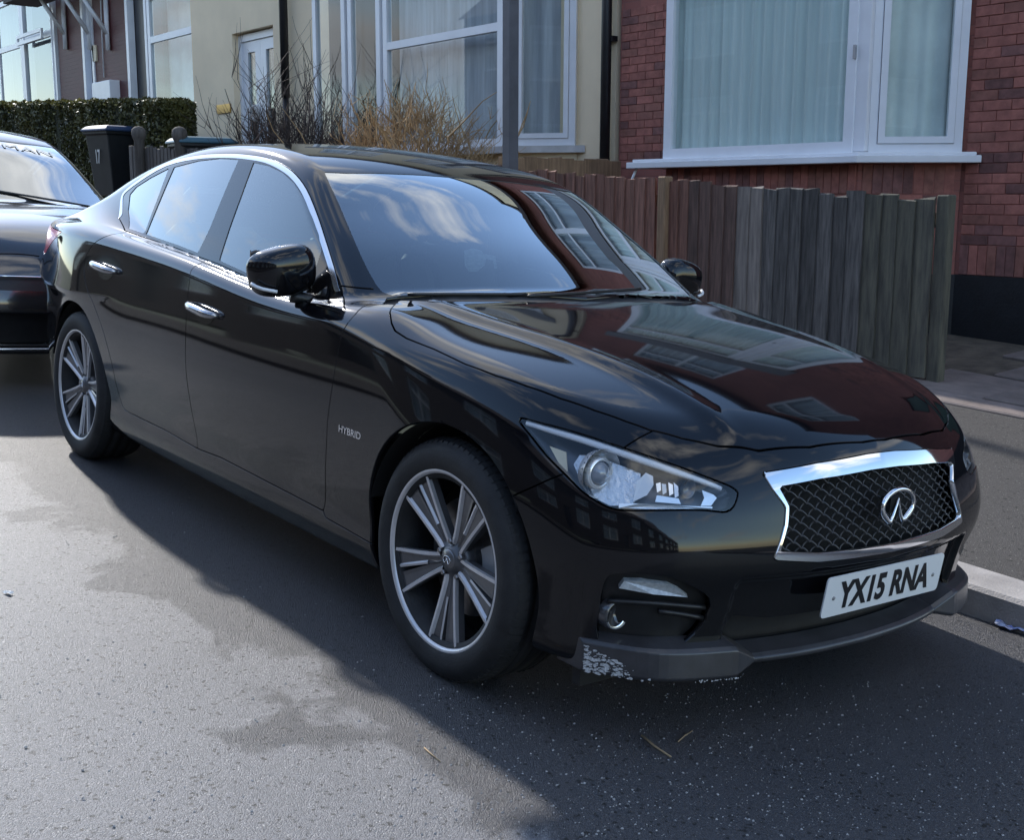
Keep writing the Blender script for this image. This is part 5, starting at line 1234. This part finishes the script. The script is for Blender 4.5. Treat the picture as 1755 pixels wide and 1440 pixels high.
        mesh_obj('daytime_light', W, [tuple(range(k)),tuple(range(k,2*k))[::-1]]+[(i,i+k,(i+1)%k+k,(i+1)%k) for i in range(k)], mat('led_cover',(.55,.58,.6),.15,0,.6,coat=.6,var=.25,vscale=60), bumper)
        c = SK.cast(CCAR, pxray([(1068,1060)]))[0]-np.array([.040,0,0]); c[1] *= 1 if s==-1 else -1
        fg = MB(); fg.lathe([(.0,.004),(.028,.010),(.030,.016),(.034,.020),(.038,.012),(.04,-.01)],'X',tuple(c),28); fg.build('fog_lamp', mat('fog_glass',(.05,.05,.055),.05,coat=1), bumper)
        cr_ = MB(); cr_.lathe([(.028,.018),(.0345,.0225),(.036,.017)],'X',tuple(c),14,a0=math.radians(200 if s==-1 else 200),a1=math.radians(340)); cr_.build('fog_lamp_crescent', CHROME, bumper)
        for zz,(xa,xb) in ((1034,(1040,1212)),(1052,(1130,1208))):
            q = SK.cast(CCAR, pxray([(xa,zz),(.5*(xa+xb),zz+5),(xb,zz+12)])); q = q-SK.normal(q)*.012
            if s==1: q = q*[1,-1,1]
            sl = MB(); sl.tube(resample(smooth_poly(q,4,False),.02),.007,6); sl.build('vent_slat', BLACKP, bumper)
    # ---- grille lattice
    ga = MB(); nrow = 13; per = .052
    xsurf = lambda y,z: float(SK.F0(z)-SK.FY(abs(y))*(1+2.4*splus(z-.60,.04)))-.022
    for r in range(nrow):
        z0 = .492+(r+.5)*.2/nrow; amp = .2/nrow*.56
        for sg in (1,):
            pts = []
            for y in np.arange(-.43,.4301,.0065):
                z = z0+amp*math.cos(2*math.pi*y/per+math.pi*r)
                if poly_sdf(np.array([[abs(y),z]]),gin)[0] > .012:
                    if len(pts)>3: ga.tube(pts,.0026,5)
                    pts = []; continue
                pts.append((xsurf(y,z)+.006*math.sin(2*math.pi*y/per+math.pi*r),y,z))
            if len(pts)>3: ga.tube(pts,.0026,5)
    ga.build('grille_mesh', mat('grille_wire',(.06,.06,.065),.3,.3), root)
    bk = MB(); V=[];F=[]; ys = np.linspace(-.45,.45,31); zz = np.linspace(.46,.72,6)
    for y in ys:
        for z in zz: V.append((xsurf(y,z)-.03,y,z))
    for i in range(30):
        for j in range(5): F.append((i*6+j,i*6+6+j,i*6+7+j,i*6+1+j))
    bk.add(V,F); bk.build('grille_backing', mat('deep_black',(.004,.004,.004),.9), root)
    # emblem: an open oval whose ends rise to a point
    e = [(0,.016),(-.010,-.012),(-.022,-.040)]+[(-.070*math.cos(a),.040*math.sin(a)) for a in np.linspace(math.radians(-58),math.radians(90),14)]
    e = [(0,.018),(-.007,-.004),(-.017,-.028),(-.026,-.042),(-.038,-.040)]+[(.070*math.cos(a),.043*math.sin(a)) for a in np.linspace(math.radians(222),math.radians(90),12)]
    full = e+[(-y,z) for y,z in e[::-1][1:-1]]
    rr = [.0025,.004,.0055,.0065,.0075]+[.0085]*3+[.0075]*4+[.0065]*5
    rr = rr+rr[::-1][1:-1]
    em = MB(); em.tube([(.803,y*.98,z+.600) for y,z in full],rr[:len(full)],8,closed=True)
    em.build('emblem', CHROME, root)
    st = MB(); st.box((.782,0,.600),(.03,.05,.04)); st.build('emblem_mount', mat('deep_black'), root)
    # ---- number plate
    xp,zp,tl = .7985,.3808,.0992
    def pl(u,v,d): return (xp+v*math.sin(tl)+d*math.cos(tl), u, zp+v*math.cos(tl)-d*math.sin(tl))
    pb = MB(); rc = .012; co = []
    for cx,cy,a0 in ((.26-rc,.0555-rc,0),(-.26+rc,.0555-rc,90),(-.26+rc,-.0555+rc,180),(.26-rc,-.0555+rc,270)):
        for a in range(0,91,30): t = math.radians(a0+a); co.append((cx+rc*math.cos(t),cy+rc*math.sin(t)))
    pb.prism(co,-.004,.0,pl); npl = pb.build('number_plate', WHITE, root)
    text_mesh('plate_lettering','YX15 RNA',.405,.077,.0012,lambda u,v,d: pl(u-.0,v,d+.0003),INK,npl,.035)
    for u in (-.222,.222):
        sc = MB(); sc.lathe([(.006,.0),(.005,.002),(0,.0025)],'X',(0,0,0),12); sc.V = [pl(u+v[1],v[2]-.004,v[0]) for v in sc.V]; sc.build('plate_screw', mat('screw_grey',(.25,.25,.25),.4), npl)
    # ---- front lip with its scraped corner
    def lipx(y): return float(SK.F0(.23)-SK.FY(min(abs(y),.86)))
    ys = np.unique(np.concatenate([np.linspace(-.80,.80,81),[-.452,-.448,.448,.452]])); V=[];F=[]; prof = []
    for y in ys:
        a = abs(y); k = float(np.clip((a-.40)/.085,0,1)); e = float(sstep(np.array((a-.68)/.14)))
        x = lipx(y)+.010+.036*k*(1-.7*e); zt = .226+.040*k; zb = .204-.018*k
        ring = [(x-.07,zt+.016),(x-.014,zt+.002),(x-.002,zt-.006),(x+.004*k,zb+.010),(x-.004,zb+.001),(x-.09,zb)]
        prof.append((x,zt,zb)); V += [(p_,y,q_) for p_,q_ in ring]
    for i in range(len(ys)-1):
        for q_ in range(5): F.append((i*6+q_,i*6+q_+1,i*6+q_+7,i*6+q_+6))
    F += [tuple(range(6))[::-1],tuple(range((len(ys)-1)*6,len(ys)*6))]
    lp = MB(); lp.add(V,F); lm = mat('lip_paint',(.040,.039,.043),.33,coat=.2,var=.35,vscale=10)
    lo = lp.build('front_lip', lm, root, bevel=.003)
    R = random.Random(3); sc = MB()
    def chip(y,f,s,n_=6):
        PA = np.array(prof); x,zt,zb = [float(np.interp(y,ys,PA[:,i_])) for i_ in range(3)]; x2 = float(np.interp(y+.01,ys,PA[:,0])); z = zb+.004+f*(zt-zb-.006); dx = (x2-x)/.01
        pts = []
        for k_ in range(n_):
            t = 2*math.pi*k_/n_; r_ = s*R.uniform(.5,1.4); u,v = r_*math.cos(t),r_*.8*math.sin(t); pts.append((x+.006+.004*float(np.clip((abs(y)-.4)/.085,0,1))-(f*.008)+u*dx,y+u,z+v))
        sc.add(pts,[tuple(range(n_))[::-1]])
    for _ in range(210):
        t_ = min(.10,abs(R.gauss(0,.034))); chip(-.80+t_,R.random()*.9*(1-t_/.115),R.choice([.001,.0015,.002,.003,.004]))
    for _ in range(40): chip(R.uniform(-.60,-.46),R.uniform(.0,.06),R.choice([.001,.0015,.0025]))
    tag(sc.build('paint_scrape', mat('bare_primer',(.50,.50,.51),.6,var=.4,vscale=200), lo), kind='stuff')
    # permit on the inside of the windscreen
    qs = SK.cast(CCAR, pxray([(797,424),(812,420),(826,424),(836,436),(832,450),(820,460),(806,461),(798,450)])); qs = qs-SK.normal(qs)*.012; qs[:,1] *= 1
    kq = len(qs); mesh_obj('windscreen_sticker', qs, [tuple(range(kq))], mat('sticker_white',(.62,.66,.66),.5,var=.35,vscale=70), root)
    qs = SK.cast(CCAR, pxray([(832,430),(851,434),(854,455),(849,455),(847,441),(831,438)])); qs = qs-SK.normal(qs)*.012; mesh_obj('windscreen_sticker', qs, [tuple(range(6))], mat('sticker_white'), root)
    return root,SK,doors,bumper
SALOON_ROOT,SK,DOORS,BUMPER = build_saloon()
def saloon_details():
    root = SALOON_ROOT
    # wheels, liners
    for x in (0,-2.85):
        for s in (-1,1):
            yc = .766 if x==0 else .776
            make_wheel(root,(x,s*yc,.3315),s,(95 if x==0 else 106) if s<0 else (85 if x==0 else 40))
            ln = MB(); pr = [(.376,-.18),(.376,.14)] if s>0 else [(.376,-.14),(.376,.18)]
            ln.lathe([(.376,s*.80),(.376,s*.50),(.05,s*.50)],n=40,c=(x,0,.335),a0=math.radians(-20),a1=math.radians(200)); ln.lathe([(.3772,s*.878),(.376,s*.80)],n=30,c=(x,0,.335),a0=math.radians(36),a1=math.radians(167)); ln.build('wheel_arch_liner', mat('deep_black'), root)
            if x==0:
                fl = MB(); fl.box((.47,s*.70,.17),(.03,.16,.07)); fl.build('air_deflector', BLACKP, root)
    for s in (-1,1):
        # door handles
        for (px,dr) in (((350,537),'front_door'),((181,463),'rear_door')):
            c = SK.cast(CCAR,pxray([px]))[0]; L = .115
            xs = np.linspace(-L,L,17); P = np.stack([c[0]+xs,np.full(17,c[1]),c[2]+.012-.02*xs/L*.4],1)
            P[:,1] = [SK.cast(np.array([p[0],-3.,p[2]]),np.array([[0,1.,0]]))[0][1] for p in P]
            lift = .034*np.sqrt(np.clip(1-(xs/L)**4,0,1)); P2 = P.copy(); P2[:,1] -= lift-.004
            hd = MB(); hd.tube(P2,[.010+.007*math.sqrt(max(0,1-(x_/L)**2)) for x_ in xs],10)
            if s==1: hd.V = [(v[0],-v[1],v[2]) for v in hd.V]; hd.F = [f[::-1] for f in hd.F]
            hd.build('door_handle', mat('handle_chrome',(.42,.42,.44),.12,.9), DOORS[dr,s])
            dish = MB(); V=[];F=[]; n=24
            N0 = SK.normal(P[8:9])[0]
            for k in range(n):
                t = 2*math.pi*k/n; q = np.array([c[0]+.082*math.cos(t),c[1]-.1,c[2]-.004+.036*math.sin(t)]); h = SK.cast(np.array([q[0],-3.,q[2]]),np.array([[0,1.,0]]))[0]; V.append(h-N0*-.0012)
            V.append(P[8]-N0*-.0025-np.array([0,0,.016])); F = [(k,(k+1)%n,n) for k in range(n)]
            if s==1: V = [(v[0],-v[1],v[2]) for v in V]; F = [f[::-1] for f in F]
            dish.add(V,F,True); dish.build('handle_recess', mat('recess_gloss',(.006,.006,.007),.12), DOORS[dr,s])
        # door mirror
        c = px_y([(484,464)],-.905)[0]; b0 = SK.cast(CCAR,pxray([(556,507)]))[0]
        mm = MB(); nu,nv = 28,18; V=[];F=[]
        for i in range(nv+1):
            ph = math.pi*(i/nv-.5)
            for j in range(nu):
                th = 2*math.pi*j/nu
                sg = lambda v,e: math.copysign(abs(v)**e,v)
                X = sg(math.cos(ph),.55)*sg(math.cos(th),.75); Y = sg(math.cos(ph),.55)*sg(math.sin(th),.55); Z = sg(math.sin(ph),.62)
                x = .075*X if X>0 else .038*X
                y = .108*Y; z = .080*Z
                z *= 1-.16*(Y*.5+.5)*0-.10*max(0,-Y); x -= .03*max(0,-Y)**1.5; z += .012*Y*-1*0-.012*max(0,X)*0
                x *= 1-.25*max(0,-Z)
                V.append((x,y,z))
        for i in range(nv):
            for j in range(nu): F.append((i*nu+j,i*nu+(j+1)%nu,(i+1)*nu+(j+1)%nu,(i+1)*nu+j))
        R = Matrix.Rotation(math.radians(12),3,'X')@Matrix.Rotation(math.radians(8),3,'Z')
        V = [R@Vector(v) for v in V]; V = [(v[0]+c[0],v[1]+c[1],v[2]+c[2]) for v in V]
        if s==1: V = [(v[0],-v[1],v[2]) for v in V]; F = [f[::-1] for f in F]
        mm.add(V,F,True); mh = mm.build('door_mirror', PAINT, root)
        st = MB(); a = (c[0]+.005,c[1]+.03,c[2]-.080); m_ = (c[0]+.03,c[1]+.11,c[2]-.088); b = (b0[0]-.0,b0[1]+.015,b0[2]+.012); pts=[a,m_,b]
        if s==1: pts = [(p[0],-p[1],p[2]) for p in pts]
        st.tube([Vector(p) for p in resample(smooth_poly(np.array(pts),4,False),.02)],.020,8); st.build('mirror_arm', BLACKP, mh)
        strip = [(c[0]+.055,c[1]-.085,c[2]-.052),(c[0]+.074,c[1]-.03,c[2]-.060),(c[0]+.076,c[1]+.03,c[2]-.062)]
        strip = [(c[0]+.020,c[1]-.116,c[2]-.040),(c[0]+.046,c[1]-.100,c[2]-.052),(c[0]+.066,c[1]-.05,c[2]-.060)]
        if s==1: strip = [(p[0],-p[1],p[2]) for p in strip]
        sm_ = MB(); sm_.tube(resample(smooth_poly(np.array(strip),4,False),.02),[.006]*len(resample(smooth_poly(np.array(strip),4,False),.02)),6); sm_.build('mirror_indicator', LAMPW, mh)
        gm = MB(); gm.box((c[0]-.036,(c[1] if s<0 else -c[1]),c[2]),(.006,.19,.12)); gm.build('mirror_glass', mat('mirror',(.8,.8,.8),.02,1), mh)
        # side badge
        q = SK.cast(CCAR,pxray([(600,741)]))[0]
        text_mesh('hybrid_badge','HYBRID',.125,.021,.003,(lambda u,v,d: (q[0]+u,q[1]-d+.001,q[2]+v)) if s<0 else (lambda u,v,d: (q[0]-u,-q[1]+d-.001,q[2]+v)),CHROME,root,.01)
    eb = MB(); eb.box((-.02,0,.56),(1.1,1.0,.56),bev=.05); eb.build('bonnet_light_block', DEEP, root)  # unseen black box added to stop light passing through the hollow front
    # wipers
    for l in ([(905,514),(985,509),(1095,500)],[(700,511),(790,511),(900,511)]):
        q = SK.cast(CCAR,pxray(l)); q = q+SK.normal(q)*.012
        wp = MB(); wp.tube(resample(smooth_poly(q,4,False),.03),.006,6); wp.build('wiper', BLACKP, root)
    # cabin
    cb = MB(); cb.box((-.80,0,.86),(.55,1.36,.16),bev=.05); cb.build('dashboard', CABIN, root)
    fl = MB(); fl.box((-1.7,0,.34),(2.4,1.45,.06)); fl.build('cabin_floor', CABIN, root)
    for s in (-.36,.36):
        for x,h in ((-1.62,1.0),(-2.45,.98)):
            se = MB(); se.box((x+.22,s,.56),(.5,.5,.16),bev=.05); se.box((x-.10,s,.80),(.16,.48,.58),Matrix.Rotation(math.radians(-16),3,'Y'),.06); so = se.build('seat', LEATHER, root)
            hr = MB(); hr.box((x-.20,s,1.17),(.09,.26,.16),Matrix.Rotation(math.radians(-12),3,'Y'),.035); hr.build('headrest', LEATHER, so)
    sw = MB(); sw.tube([(-1.10+.06*math.sin(t),-.36+.185*math.cos(t),.93+.175*math.sin(t)) for t in np.linspace(0,2*math.pi,28)[:-1]],.015,8,closed=True); sw.box((-1.08,-.36,.92),(.05,.16,.11),bev=.02); sw.build('steering_wheel', CABIN, root)
    rv = MB(); rv.box((-1.10,0,1.27),(.03,.24,.065),bev=.012); rv.build('rear_view_mirror', BLACKP, root)
saloon_details()
